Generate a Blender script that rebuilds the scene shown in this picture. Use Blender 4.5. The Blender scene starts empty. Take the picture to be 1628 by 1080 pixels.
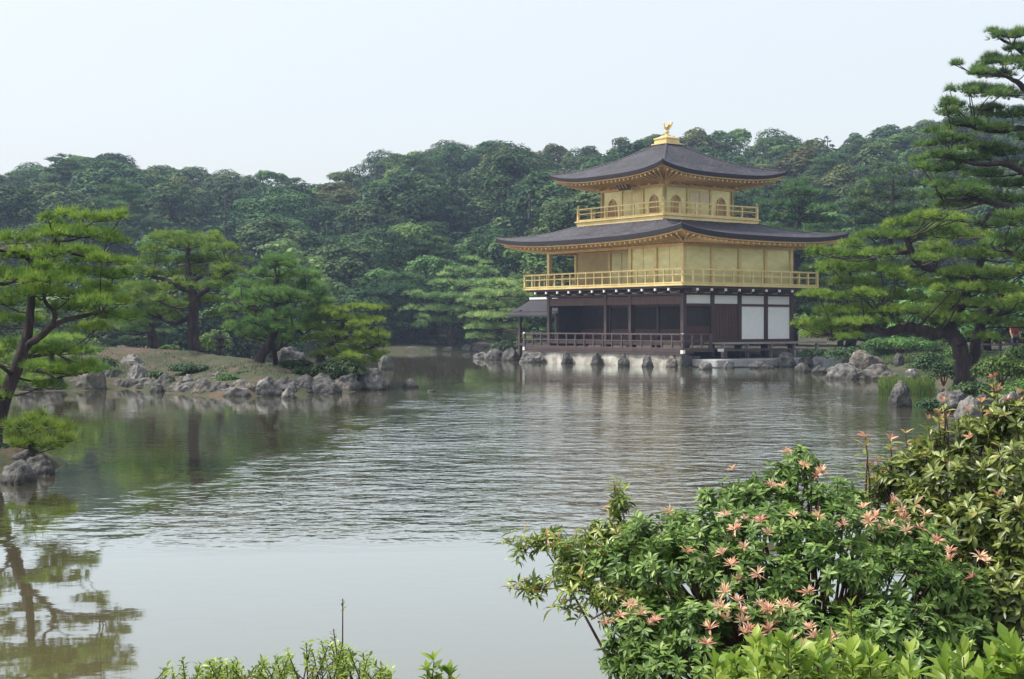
import bpy, math, random
import numpy as np
from mathutils import Vector, Matrix
random.seed(7)
RNG = np.random.default_rng(11)
sc = bpy.context.scene
COL = sc.collection

# ------------------------------------------------------------------ camera, world, sun, exposure
FOC = 2200.0          # focal length in photograph pixels
CX, HY = 814.0, 517.0  # principal column, horizon row in the photograph
CAMZ = 2.25
cam_data = bpy.data.cameras.new('camera')
cam = bpy.data.objects.new('camera', cam_data)
COL.objects.link(cam)
cam.location = (0, 0, CAMZ)
cam.rotation_euler = (math.radians(90), 0, 0)
cam_data.sensor_width = 36
cam_data.lens = FOC / 1628 * 36
cam_data.shift_y = -(540 - HY) / 1628
cam_data.clip_start = 0.05
cam_data.clip_end = 5000
sc.camera = cam

SUN_EL, SUN_ROT = math.radians(56), math.radians(-88)
world = bpy.data.worlds.new('World')
sc.world = world
world.use_nodes = True
wn, wl = world.node_tree.nodes, world.node_tree.links
bg = wn['Background']
sky = wn.new('ShaderNodeTexSky')
sky.sky_type = 'NISHITA'
sky.sun_disc = False
sky.sun_elevation = SUN_EL
sky.sun_rotation = SUN_ROT
sky.air_density = 1.0
sky.dust_density = 6.0
sky.ozone_density = 1.6
# thin overcast veil: the hazy summer sky is paler than a clear one
veil = wn.new('ShaderNodeMixRGB')
veil.inputs[0].default_value = 0.47
veil.inputs[2].default_value = (10.1, 10.6, 10.45, 1)
wl.new(sky.outputs[0], veil.inputs[1])
wl.new(veil.outputs[0], bg.inputs[0])
bg.inputs[1].default_value = 0.112

sun_data = bpy.data.lights.new('sun', 'SUN')
sun_data.energy = 4.2
sun_data.angle = math.radians(3)
sun_data.color = (1.0, 0.95, 0.86)
sun = bpy.data.objects.new('sun', sun_data)
COL.objects.link(sun)
sdir = Vector((math.sin(SUN_ROT) * math.cos(SUN_EL), math.cos(SUN_ROT) * math.cos(SUN_EL), math.sin(SUN_EL)))
sun.rotation_euler = sdir.to_track_quat('Z', 'Y').to_euler()
sun.location = (-40, 10, 60)

sc.view_settings.view_transform = 'Standard'
sc.view_settings.look = 'None'
sc.view_settings.exposure = 0.45
sc.view_settings.gamma = 1.0
sc.cycles.max_bounces = 6
sc.cycles.diffuse_bounces = 3
sc.cycles.glossy_bounces = 3
sc.cycles.transmission_bounces = 3
sc.cycles.transparent_max_bounces = 6
sc.cycles.volume_bounces = 0
sc.cycles.use_denoising = True

# ------------------------------------------------------------------ helpers
def P(px, py, d):
    """point seen at photograph pixel (px, py) at distance d in front of the camera"""
    return Vector(((px - CX) / FOC * d, d, CAMZ - (py - HY) / FOC * d))

def px_of(x, y):
    return CX + FOC * x / max(y, 1.0)

def tag(o, label=None, cat=None, group=None, kind=None):
    if label: o['label'] = label
    if cat: o['category'] = cat
    if group: o['group'] = group
    if kind: o['kind'] = kind
    return o

def link(o, parent=None):
    COL.objects.link(o)
    if parent is not None:
        o.parent = parent
    return o

def empty(name, loc=(0, 0, 0), rz=0.0, scale=1.0):
    o = bpy.data.objects.new(name, None)
    o.empty_display_size = 0.3
    o.location = loc
    o.rotation_euler = (0, 0, rz)
    o.scale = (scale, scale, scale) if not hasattr(scale, '__len__') else scale
    return link(o)

def np_mesh(name, V, F, mat, parent=None, rnd=None, smooth=False, uv=None, loc=None):
    """mesh object from numpy arrays: V (n,3), F (m,k)"""
    V = np.asarray(V, dtype=np.float32); F = np.asarray(F, dtype=np.int32)
    if loc is not None:
        V = V - np.array(loc, dtype=np.float32)
    me = bpy.data.meshes.new(name)
    n, (m, k) = len(V), F.shape
    me.vertices.add(n); me.vertices.foreach_set('co', V.ravel())
    me.loops.add(m * k); me.loops.foreach_set('vertex_index', F.ravel())
    me.polygons.add(m)
    me.polygons.foreach_set('loop_start', np.arange(0, m * k, k, dtype=np.int32))
    me.polygons.foreach_set('use_smooth', np.full(m, smooth))
    me.update(calc_edges=True)
    if rnd is not None:
        a = me.attributes.new('rnd', 'FLOAT', 'FACE')
        a.data.foreach_set('value', np.asarray(rnd, dtype=np.float32))
    if uv is not None:
        l = me.uv_layers.new(name='UVMap')
        l.data.foreach_set('uv', np.asarray(uv, dtype=np.float32)[F.ravel()].ravel())
    me.materials.append(mat)
    o = bpy.data.objects.new(name, me)
    if loc is not None and parent is None:
        o.location = loc
    return link(o, parent)

class MB:
    """collects boxes, bars, tubes; build() links them as one mesh"""
    def __init__(s): s.v = []; s.f = []; s.mi = []; s.m = 0
    def add(s, vs, fs):
        b = len(s.v); s.v += [tuple(p) for p in vs]
        s.f += [tuple(i + b for i in f) for f in fs]; s.mi += [s.m] * len(fs)
    def box(s, x0, x1, y0, y1, z0, z1):
        s.add([(x0,y0,z0),(x1,y0,z0),(x1,y1,z0),(x0,y1,z0),(x0,y0,z1),(x1,y0,z1),(x1,y1,z1),(x0,y1,z1)],
              [(0,3,2,1),(4,5,6,7),(0,1,5,4),(1,2,6,5),(2,3,7,6),(3,0,4,7)])
    def cbox(s, c, h, rz=0.0):
        cr, sr = math.cos(rz), math.sin(rz); vs = []
        for z in (-1, 1):
            for x, y in ((-1,-1),(1,-1),(1,1),(-1,1)):
                X, Y = x*h[0], y*h[1]
                vs.append((c[0]+X*cr-Y*sr, c[1]+X*sr+Y*cr, c[2]+z*h[2]))
        s.add(vs, [(0,3,2,1),(4,5,6,7),(0,1,5,4),(1,2,6,5),(2,3,7,6),(3,0,4,7)])
    def bar(s, a, b, w, h, up=(0,0,1)):
        a, b = Vector(a), Vector(b); d = (b-a).normalized(); u = Vector(up)
        r = d.cross(u)
        if r.length < 1e-4: r = d.cross(Vector((1,0,0)))
        r.normalize(); u = r.cross(d).normalized()
        vs = [p + r*x*w/2 + u*y*h/2 for p in (a, b) for x, y in ((-1,-1),(1,-1),(1,1),(-1,1))]
        s.add(vs, [(3,2,1,0),(4,5,6,7),(0,1,5,4),(1,2,6,5),(2,3,7,6),(3,0,4,7)])
    def tube(s, pts, rad, n=7, cap=True):
        pts = [Vector(p) for p in pts]
        if not hasattr(rad, '__len__'): rad = [rad]*len(pts)
        vs = []; prev = None
        for i, p in enumerate(pts):
            d = (pts[min(i+1, len(pts)-1)] - pts[max(i-1, 0)])
            d = d.normalized() if d.length > 1e-6 else Vector((0,0,1))
            if prev is None:
                prev = d.cross(Vector((0.13,0.99,0.1)));
                if prev.length < 1e-3: prev = d.cross(Vector((1,0,0)))
            r = (prev - d*prev.dot(d)).normalized(); q = d.cross(r); prev = r
            for k in range(n):
                a = 2*math.pi*k/n
                vs.append(p + (r*math.cos(a) + q*math.sin(a))*rad[i])
        fs = [(i*n+k, i*n+(k+1)%n, (i+1)*n+(k+1)%n, (i+1)*n+k) for i in range(len(pts)-1) for k in range(n)]
        if cap: fs += [tuple(range(n-1,-1,-1)), tuple((len(pts)-1)*n+k for k in range(n))]
        s.add(vs, fs)
    def lathe(s, c, prof, n=16, rot=0.0):
        vs = [(c[0]+r*math.cos(rot+2*math.pi*k/n), c[1]+r*math.sin(rot+2*math.pi*k/n), c[2]+z) for r, z in prof for k in range(n)]
        fs = [(i*n+k, i*n+(k+1)%n, (i+1)*n+(k+1)%n, (i+1)*n+k) for i in range(len(prof)-1) for k in range(n)]
        fs += [tuple(range(n-1,-1,-1)), tuple((len(prof)-1)*n+k for k in range(n))]
        s.add(vs, fs)
    def build(s, name, mat, parent=None, smooth=False, bevel=0.0):
        me = bpy.data.meshes.new(name); me.from_pydata(s.v, [], s.f); me.update()
        for m in (mat if isinstance(mat, (list, tuple)) else [mat]): me.materials.append(m)
        if isinstance(mat, (list, tuple)): me.polygons.foreach_set('material_index', s.mi)
        if smooth: me.polygons.foreach_set('use_smooth', [True]*len(me.polygons))
        o = bpy.data.objects.new(name, me); link(o, parent)
        if bevel:
            b = o.modifiers.new('bevel', 'BEVEL'); b.width = bevel; b.segments = 2; b.limit_method = 'ANGLE'
        return o

# ------------------------------------------------------------------ materials
def new_mat(name):
    m = bpy.data.materials.new(name); m.use_nodes = True
    nt = m.node_tree
    for n in list(nt.nodes): nt.nodes.remove(n)
    return m, nt.nodes, nt.links, nt.nodes.new('ShaderNodeOutputMaterial')

def ramp(nodes, stops):
    r = nodes.new('ShaderNodeValToRGB'); e = r.color_ramp.elements
    while len(e) < len(stops): e.new(0.5)
    for i, (p, c) in enumerate(stops):
        e[i].position = p; e[i].color = (*c, 1)
    return r

def surf(name, stops, scale=4.0, rough=0.6, bump=0.2, bscale=None, metal=0.0, stretch=(1,1,1), detail=6, coord='Object', spec=0.5, dist=0.02):
    m, N, L, out = new_mat(name)
    tc = N.new('ShaderNodeTexCoord'); mp = N.new('ShaderNodeMapping'); mp.inputs['Scale'].default_value = stretch
    L.new(tc.outputs[coord], mp.inputs[0])
    nz = N.new('ShaderNodeTexNoise'); nz.inputs['Scale'].default_value = scale; nz.inputs['Detail'].default_value = detail
    nz.inputs['Roughness'].default_value = 0.62
    L.new(mp.outputs[0], nz.inputs['Vector'])
    r = ramp(N, stops); L.new(nz.outputs[0], r.inputs[0])
    b = N.new('ShaderNodeBsdfPrincipled'); L.new(r.outputs[0], b.inputs['Base Color'])
    b.inputs['Roughness'].default_value = rough; b.inputs['Metallic'].default_value = metal
    b.inputs['Specular IOR Level'].default_value = spec
    if bump:
        n2 = N.new('ShaderNodeTexNoise'); n2.inputs['Scale'].default_value = bscale or scale*3; n2.inputs['Detail'].default_value = 5
        L.new(mp.outputs[0], n2.inputs['Vector'])
        bp = N.new('ShaderNodeBump'); bp.inputs['Strength'].default_value = bump; bp.inputs['Distance'].default_value = dist
        L.new(n2.outputs[0], bp.inputs['Height']); L.new(bp.outputs[0], b.inputs['Normal'])
    L.new(b.outputs[0], out.inputs[0])
    return m

def leaf_mat(name, stops, trans=0.3, rough=0.55, hue=0.03, val=0.35, spec=0.3, nscale=0.0):
    """leaf colours differ leaf by leaf (face attribute) and tree by tree (object random)"""
    m, N, L, out = new_mat(name)
    at = N.new('ShaderNodeAttribute'); at.attribute_name = 'rnd'
    r = ramp(N, stops)
    if nscale:
        tc = N.new('ShaderNodeTexCoord'); nz = N.new('ShaderNodeTexNoise'); nz.inputs['Scale'].default_value = nscale
        L.new(tc.outputs['Object'], nz.inputs['Vector'])
        ma = N.new('ShaderNodeMath'); ma.operation = 'MULTIPLY_ADD'; ma.inputs[1].default_value = 1.6; ma.inputs[2].default_value = -0.8
        L.new(nz.outputs[0], ma.inputs[0])
        ad = N.new('ShaderNodeMath'); ad.operation = 'ADD'; ad.use_clamp = True
        L.new(ma.outputs[0], ad.inputs[0]); L.new(at.outputs['Fac'], ad.inputs[1]); L.new(ad.outputs[0], r.inputs[0])
    else:
        L.new(at.outputs['Fac'], r.inputs[0])
    oi = N.new('ShaderNodeObjectInfo')
    hs = N.new('ShaderNodeHueSaturation')
    mh = N.new('ShaderNodeMapRange'); mh.inputs[3].default_value = 0.5 - hue; mh.inputs[4].default_value = 0.5 + hue
    mv = N.new('ShaderNodeMapRange'); mv.inputs[3].default_value = 1 - val; mv.inputs[4].default_value = 1 + val
    sp = N.new('ShaderNodeMath'); sp.operation = 'MULTIPLY'; sp.inputs[1].default_value = 7.31
    fr = N.new('ShaderNodeMath'); fr.operation = 'FRACT'
    L.new(oi.outputs['Random'], mh.inputs[0]); L.new(oi.outputs['Random'], sp.inputs[0]); L.new(sp.outputs[0], fr.inputs[0]); L.new(fr.outputs[0], mv.inputs[0])
    L.new(mh.outputs[0], hs.inputs['Hue']); L.new(mv.outputs[0], hs.inputs['Value']); L.new(r.outputs[0], hs.inputs['Color'])
    b = N.new('ShaderNodeBsdfPrincipled'); b.inputs['Roughness'].default_value = rough; b.inputs['Specular IOR Level'].default_value = spec
    L.new(hs.outputs[0], b.inputs['Base Color'])
    t = N.new('ShaderNodeBsdfTranslucent'); L.new(hs.outputs[0], t.inputs[0])
    mx = N.new('ShaderNodeMixShader'); mx.inputs[0].default_value = trans
    L.new(b.outputs[0], mx.inputs[1]); L.new(t.outputs[0], mx.inputs[2]); L.new(mx.outputs[0], out.inputs[0])
    return m

M = {}
M['gold'] = surf('gold_leaf', [(0.3,(0.62,0.46,0.17)),(0.7,(0.80,0.64,0.31))], 1.3, 0.42, 0.25, 9, metal=0.35, dist=0.01)
M['gold_panel'] = surf('gold_leaf_panel', [(0.3,(0.60,0.52,0.21)),(0.5,(0.71,0.63,0.29)),(0.72,(0.81,0.73,0.40))], 1.3, 0.34, 0.15, 5, metal=0.42, dist=0.01, stretch=(1,1,2.5))
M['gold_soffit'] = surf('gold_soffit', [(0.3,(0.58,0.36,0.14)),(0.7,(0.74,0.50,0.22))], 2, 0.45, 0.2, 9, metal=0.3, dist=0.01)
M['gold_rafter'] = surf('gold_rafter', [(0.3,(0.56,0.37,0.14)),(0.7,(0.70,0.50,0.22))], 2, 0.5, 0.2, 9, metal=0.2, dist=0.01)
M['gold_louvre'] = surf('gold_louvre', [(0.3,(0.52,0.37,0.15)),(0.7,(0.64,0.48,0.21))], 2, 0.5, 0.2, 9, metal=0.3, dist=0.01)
M['wood'] = surf('dark_wood', [(0.3,(0.030,0.017,0.017)),(0.7,(0.065,0.036,0.032))], 3, 0.6, 0.3, 12, stretch=(1,1,0.3), dist=0.01)
M['wood_rail'] = surf('weathered_wood', [(0.3,(0.038,0.026,0.028)),(0.7,(0.085,0.060,0.064))], 5, 0.65, 0.3, 12, dist=0.01)
M['wood_red'] = surf('brown_door_wood', [(0.3,(0.035,0.014,0.012)),(0.7,(0.085,0.033,0.026))], 2.5, 0.6, 0.4, 14, stretch=(4,4,0.4), dist=0.01)
M['wood_grey'] = surf('grey_deck_wood', [(0.3,(0.20,0.18,0.18)),(0.7,(0.34,0.31,0.30))], 3, 0.7, 0.3, 12, dist=0.01)
M['plaster'] = surf('white_plaster', [(0.3,(0.74,0.75,0.76)),(0.7,(0.82,0.82,0.81))], 2.5, 0.8, 0.1, 12, dist=0.005)
M['plaster_grey'] = surf('grey_plaster', [(0.3,(0.36,0.35,0.36)),(0.7,(0.46,0.45,0.45))], 2.5, 0.8, 0.1, 12, dist=0.005)
M['white_metal'] = surf('pale_metal_cap', [(0.3,(0.6,0.6,0.58)),(0.7,(0.72,0.72,0.70))], 5, 0.5, 0)
M['inside'] = surf('painted_interior_shade', [(0.3,(0.014,0.011,0.012)),(0.7,(0.03,0.022,0.022))], 3, 0.8, 0)  # near-black colour carries the shade of the interior
M['window'] = surf('window_lattice_gold', [(0.3,(0.36,0.21,0.10)),(0.7,(0.48,0.29,0.14))], 4, 0.5, 0.1, metal=0.2)
M['bark'] = surf('pine_bark', [(0.3,(0.010,0.007,0.008)),(0.52,(0.030,0.020,0.021)),(0.75,(0.085,0.058,0.052))], 5, 0.9, 1.0, 16, stretch=(1,1,0.35), dist=0.05)
M['bark_red'] = surf('red_pine_bark', [(0.25,(0.045,0.022,0.018)),(0.5,(0.10,0.052,0.042)),(0.8,(0.2,0.12,0.1))], 5, 0.9, 1.0, 16, stretch=(1,1,0.35), dist=0.04)
M['twig'] = surf('shrub_twig', [(0.3,(0.05,0.028,0.018)),(0.7,(0.11,0.06,0.035))], 20, 0.8, 0.2)

def roof_mat():
    m, N, L, out = new_mat('cypress_shingle_roof')
    uv = N.new('ShaderNodeUVMap'); uv.uv_map = 'UVMap'
    mp = N.new('ShaderNodeMapping'); mp.inputs['Scale'].default_value = (60, 34, 1); L.new(uv.outputs[0], mp.inputs[0])
    nz = N.new('ShaderNodeTexNoise'); nz.inputs['Scale'].default_value = 1.0; nz.inputs['Detail'].default_value = 4; L.new(mp.outputs[0], nz.inputs['Vector'])
    tc = N.new('ShaderNodeTexCoord'); n3 = N.new('ShaderNodeTexNoise'); n3.inputs['Scale'].default_value = 0.7; n3.inputs['Detail'].default_value = 5; L.new(tc.outputs['Object'], n3.inputs['Vector'])
    mx = N.new('ShaderNodeMath'); mx.operation = 'MULTIPLY_ADD'; mx.inputs[1].default_value = 0.5
    L.new(n3.outputs[0], mx.inputs[0]);
    h = N.new('ShaderNodeMath'); h.operation = 'MULTIPLY'; h.inputs[1].default_value = 0.5; L.new(nz.outputs[0], h.inputs[0]); L.new(h.outputs[0], mx.inputs[2])
    r = ramp(N, [(0.32,(0.012,0.010,0.015)),(0.5,(0.025,0.023,0.034)),(0.68,(0.066,0.062,0.082))]); L.new(mx.outputs[0], r.inputs[0])
    sx = N.new('ShaderNodeSeparateXYZ'); L.new(uv.outputs[0], sx.inputs[0])
    mm = N.new('ShaderNodeMath'); mm.operation = 'MULTIPLY'; mm.inputs[1].default_value = 30; L.new(sx.outputs[1], mm.inputs[0])
    fr = N.new('ShaderNodeMath'); fr.operation = 'FRACT'; L.new(mm.outputs[0], fr.inputs[0])
    ad = N.new('ShaderNodeMath'); ad.operation = 'ADD'; L.new(fr.outputs[0], ad.inputs[0]); L.new(nz.outputs[0], ad.inputs[1])
    bp = N.new('ShaderNodeBump'); bp.inputs['Strength'].default_value = 1.0; bp.inputs['Distance'].default_value = 0.07; L.new(ad.outputs[0], bp.inputs['Height'])
    b = N.new('ShaderNodeBsdfPrincipled'); b.inputs['Roughness'].default_value = 0.62; L.new(r.outputs[0], b.inputs['Base Color']); L.new(bp.outputs[0], b.inputs['Normal'])
    L.new(b.outputs[0], out.inputs[0]); return m
M['roof'] = roof_mat()
M['roof_edge'] = surf('roof_bark_edge', [(0.3,(0.010,0.007,0.011)),(0.7,(0.026,0.019,0.026))], 6, 0.75, 0.8, 18, stretch=(1,1,4), dist=0.03)
M['bark_far'] = surf('dark_far_bark', [(0.3,(0.015,0.012,0.012)),(0.7,(0.04,0.032,0.03))], 4, 0.9, 0.3)  # darker bark tone for the trunks of distant trees

def rock_mat(name, dark=1.0, warm=0.0):
    m, N, L, out = new_mat(name)
    tc = N.new('ShaderNodeTexCoord')
    oi = N.new('ShaderNodeObjectInfo')
    av = N.new('ShaderNodeVectorMath'); av.operation = 'MULTIPLY_ADD'; av.inputs[1].default_value = (30,17,23)
    cb = N.new('ShaderNodeCombineXYZ'); 
    for i in range(3): L.new(oi.outputs['Random'], cb.inputs[i])
    L.new(cb.outputs[0], av.inputs[0]); L.new(tc.outputs['Object'], av.inputs[2])
    n1 = N.new('ShaderNodeTexNoise'); n1.inputs['Scale'].default_value = 3.4; n1.inputs['Detail'].default_value = 9; n1.inputs['Roughness'].default_value = 0.7
    L.new(av.outputs[0], n1.inputs['Vector'])
    d = dark
    r = ramp(N, [(0.33,(0.035*d,0.031*d,0.034*d)),(0.46,(0.12*d,0.115*d,0.112*d)),(0.58,((0.23+warm*.03)*d,(0.225-warm*.01)*d,(0.22-warm*.05)*d)),(0.72,(0.50*d,0.48*d,0.46*d))])
    L.new(n1.outputs[0], r.inputs[0])
    # moss patches
    n2 = N.new('ShaderNodeTexNoise'); n2.inputs['Scale'].default_value = 1.1; n2.inputs['Detail'].default_value = 6; L.new(av.outputs[0], n2.inputs['Vector'])
    mr = N.new('ShaderNodeMapRange'); mr.inputs[1].default_value = 0.56; mr.inputs[2].default_value = 0.66; mr.inputs[4].default_value = 0.7; L.new(n2.outputs[0], mr.inputs[0])
    mx = N.new('ShaderNodeMixRGB'); mx.inputs[2].default_value = (0.07*d,0.085*d,0.04*d,1); L.new(mr.outputs[0], mx.inputs[0]); L.new(r.outputs[0], mx.inputs[1])
    # wet tide mark just above the water
    g = N.new('ShaderNodeNewGeometry'); sx = N.new('ShaderNodeSeparateXYZ'); L.new(g.outputs['Position'], sx.inputs[0])
    wz = N.new('ShaderNodeMapRange'); wz.inputs[1].default_value = 0.03; wz.inputs[2].default_value = 0.14; wz.inputs[3].default_value = 0.35; wz.inputs[4].default_value = 1.0; L.new(sx.outputs[2], wz.inputs[0])
    mu = N.new('ShaderNodeMixRGB'); mu.blend_type = 'MULTIPLY'; mu.inputs[0].default_value = 1; L.new(mx.outputs[0], mu.inputs[1]); L.new(wz.outputs[0], mu.inputs[2])
    b = N.new('ShaderNodeBsdfPrincipled'); b.inputs['Roughness'].default_value = 0.85; L.new(mu.outputs[0], b.inputs['Base Color'])
    mus = N.new('ShaderNodeTexNoise'); mus.inputs['Scale'].default_value = 7; mus.inputs['Detail'].default_value = 8; L.new(av.outputs[0], mus.inputs['Vector'])
    bp = N.new('ShaderNodeBump'); bp.inputs['Strength'].default_value = 0.9; bp.inputs['Distance'].default_value = 0.09; L.new(mus.outputs[0], bp.inputs['Height']); L.new(bp.outputs[0], b.inputs['Normal'])
    L.new(b.outputs[0], out.inputs[0]); return m
M['rock'] = rock_mat('grey_rock', 0.58)
M['rock_dark'] = rock_mat('dark_rock', 0.38)
M['rock_warm'] = rock_mat('brown_rock', 0.6, 1.0)
M['rock_pale'] = rock_mat('pale_rock', 0.8, 0.2)
M['stone'] = surf('cut_stone', [(0.3,(0.10,0.09,0.08)),(0.47,(0.28,0.26,0.23)),(0.66,(0.52,0.50,0.46))], 1.3, 0.85, 0.6, 8, detail=9, dist=0.03)
M['stone_top'] = surf('pale_stone_slab', [(0.3,(0.20,0.20,0.205)),(0.7,(0.38,0.39,0.39))], 1.6, 0.85, 0.4, 8, detail=9, dist=0.02)
M['ground'] = surf('mossy_ground', [(0.33,(0.018,0.028,0.009)),(0.50,(0.036,0.044,0.016)),(0.57,(0.065,0.046,0.028)),(0.74,(0.125,0.080,0.056))], 1.1, 0.95, 1.0, 5, detail=11, coord='Object', dist=0.05)

# ------------------------------------------------------------------ scatter templates
def scatter(TV, TF, pos, X, Y, Z, scale, rnd=None):
    """copies of a template (axes X,Y,Z at pos) joined into arrays"""
    n, m = len(TV), len(TF); N_ = len(pos)
    s = scale[:, None, None]
    V = (TV[None, :, 0:1]*X[:, None, :] + TV[None, :, 1:2]*Y[:, None, :] + TV[None, :, 2:3]*Z[:, None, :]) * s + pos[:, None, :]
    F = TF[None] + (np.arange(N_)*n)[:, None, None]
    if rnd is None: rnd = RNG.random(N_)
    return V.reshape(-1, 3), F.reshape(-1, TF.shape[1]), np.repeat(rnd, m)

def unit(a): return a / np.maximum(np.linalg.norm(a, axis=1, keepdims=True), 1e-9)

def frames(Z):
    Z = unit(Z); r = RNG.normal(size=Z.shape)
    X = unit(np.cross(r, Z)); Y = np.cross(Z, X); return X, Y, Z

CARD_V = np.array([(0,-0.55,0),(0.42,0,0.10),(0,0.55,-0.05),(-0.42,0,0.10)]); CARD_F = np.array([(0,1,2,3)])

def needle_tuft(n=16, cone=1.15, w=0.075, seed=1):
    r = np.random.default_rng(seed); V = []; F = []
    for i in range(n):
        th = cone*math.sqrt(r.random()); ph = r.random()*6.283; L_ = 0.75+0.35*r.random()
        d = np.array([math.sin(th)*math.cos(ph), math.sin(th)*math.sin(ph), math.cos(th)])
        q = np.cross(d, r.normal(size=3)); q /= np.linalg.norm(q)
        b = d*0.06; k = len(V)
        V += [b - q*w*0.5, b + q*w*0.5, d*L_]; F.append((k, k+1, k+2))
    return np.array(V), np.array(F)
TUFT = needle_tuft(); TUFT_S = needle_tuft(9, 1.2, 0.16, 3)

def leaf_template(w=0.2, fold=0.12, droop=0.25):
    f = lambda y: -droop*y*y
    V = [(0,0,0), (-w*.8,.33,fold+f(.33)),(0,.33,f(.33)),(w*.8,.33,fold+f(.33)), (-w,.62,fold+f(.62)),(0,.62,f(.62)),(w,.62,fold+f(.62)), (0,1,f(1))]
    F = [(0,2,1),(0,3,2),(1,2,5),(1,5,4),(2,3,6),(2,6,5),(4,5,7),(5,6,7)]
    return np.array(V, float), np.array(F)
LEAF = leaf_template(0.17, 0.07, 0.22); LEAF_THIN = leaf_template(0.085, 0.05, 0.30); LEAF_OVAL = leaf_template(0.20, 0.08, 0.12)
LEAF_DROOP = leaf_template(0.13, 0.06, 0.55)

class NP:
    """collects scatter output"""
    def __init__(s): s.V=[]; s.F=[]; s.R=[]; s.n=0
    def add(s, V, F, R): s.V.append(V); s.F.append(F+s.n); s.R.append(R); s.n += len(V)
    def build(s, name, mat, parent=None, smooth=False):
        return np_mesh(name, np.concatenate(s.V), np.concatenate(s.F), mat, parent, np.concatenate(s.R), smooth)
# ------------------------------------------------------------------ terrain
SKY_X = [-250,0,50,75,100,130,165,200,235,270,300,345,385,420,460,482,492,520,570,620,650,690,740,765,790,815,830,850,880,920,960,1000,1050,1100,1150,1190,1240,1290,1330,1370,1420,1480,1550,1628,1900]
SKY_Y = [250,264,262,236,232,240,240,244,256,268,266,276,268,264,268,282,294,284,258,246,232,224,226,230,216,226,244,228,228,234,224,212,206,204,199,212,216,214,200,206,196,180,176,172,180]
LAKE = [(-7,7.2),(0,7.6),(4,8.6),(6.6,12),(9,20),(10.4,27),(10.9,32),(12.3,37),(14,42),(16,48),(16.2,54),(15.2,58),(15.8,62),(17.6,68),(18.6,77),(16.5,79),
        (9.7,73.6),(8.8,74.5),(1.6,84.6),(0.2,88),(-1.6,96),(-1.2,104),(0,112),(-3,117),(-12,116),(-22,114),(-38,105),(-50,98),(-40,85),(-35,66),(-34,45),(-26,32),(-14,27),
        (-9.0,25),(-7.3,22.3),(-7.7,20.2),(-9.6,17.8),(-14,14),(-12,9)]
ISLE = [(-36,46),(-22,44.8),(-16,46.8),(-13.5,49),(-11.2,45.5),(-8.8,43.6),(-7,44.3),(-5.6,46.8),(-5,49.5),(-6,54),(-10,60),(-18,64),(-36,66)]

def poly_sd(X, Y, poly):
    """distance to the outline, positive inside"""
    inside = np.zeros(X.shape, bool); d2 = np.full(X.shape, 1e12)
    n = len(poly)
    for i in range(n):
        x0, y0 = poly[i]; x1, y1 = poly[(i+1) % n]
        dx, dy = x1-x0, y1-y0
        t = np.clip(((X-x0)*dx + (Y-y0)*dy)/(dx*dx+dy*dy), 0, 1)
        d2 = np.minimum(d2, (X-x0-t*dx)**2 + (Y-y0-t*dy)**2)
        c = ((y0 > Y) != (y1 > Y))
        with np.errstate(divide='ignore', invalid='ignore'):
            xc = (x1-x0)*(Y-y0)/(y1-y0 if y1 != y0 else 1e-9) + x0
        inside ^= c & (X < xc)
    d = np.sqrt(d2); return np.where(inside, d, -d)

def sstep(a, b, x):
    t = np.clip((x-a)/(b-a), 0, 1); return t*t*(3-2*t)

def wob(X, Y, f, s):
    return (np.sin(X*f+s)*np.cos(Y*f*1.13+s*2.1) + 0.5*np.sin(X*f*2.3+Y*f*1.7+s*3))/1.5

CREST_D = 208.0
def height(X, Y):
    X = np.asarray(X, float); Y = np.asarray(Y, float)
    wb = 0.35*wob(X, Y, 0.9, 1.0) + 0.2*wob(X, Y, 2.3, 4.0)
    lake = poly_sd(X, Y, LAKE); isle = poly_sd(X, Y, ISLE)
    s = np.maximum(-lake, isle) + wb*np.clip((Y-12)/10, 0, 1)
    land = 0.3*sstep(0, 0.7, s) + 0.075*np.clip(s, 0, 6)
    land += np.where(isle > 0, 0.62*sstep(1.0, 7.0, isle), 0)
    land += (0.05*wob(X, Y, 1.3, 2.0)+0.035*wob(X, Y, 3.7, 1.0))*sstep(0.3, 2, s)
    # hill behind the lake
    px = CX + FOC*X/np.maximum(Y, 30)
    zs = CAMZ + (HY - np.interp(px, SKY_X, SKY_Y))/FOC*CREST_D - 9.0
    t = sstep(118, CREST_D+6, Y)*0.55 + 0.45*np.clip((Y-122)/(CREST_D-122), 0, 1)
    hill = zs*t - 10*np.clip((Y-CREST_D-8)/400, 0, 1)
    land = land + np.where(Y > 118, np.maximum(hill, 0), 0)
    bed = -0.9*sstep(0, 2.2, -s)
    return np.where(s > 0, land, bed)

def gz(x, y): return float(height(np.array([x]), np.array([y]))[0])

def axis(segs):
    out = []
    for a, b, st in segs: out += list(np.arange(a, b, st))
    return np.array(out + [segs[-1][1]])
gx = axis([(-1500,-300,80),(-300,-90,8),(-90,-40,2),(-40,-22,0.8),(-22,24,0.4),(24,60,1.2),(60,110,2.5),(110,300,8),(300,1500,80)])
gy = axis([(-60,-8,6),(-8,10,0.4),(10,40,0.5),(40,92,0.4),(92,120,1.0),(120,230,3),(230,420,12),(420,3000,120)])
GX, GY = np.meshgrid(gx, gy)
GZ = height(GX, GY)
nx, ny = len(gx), len(gy)
idx = np.arange(nx*ny).reshape(ny, nx)
F = np.stack([idx[:-1,:-1], idx[:-1,1:], idx[1:,1:], idx[1:,:-1]], -1).reshape(-1, 4)
ground = np_mesh('ground', np.stack([GX, GY, GZ], -1).reshape(-1, 3), F, M['ground'], smooth=True)
tag(ground, kind='structure')

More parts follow.
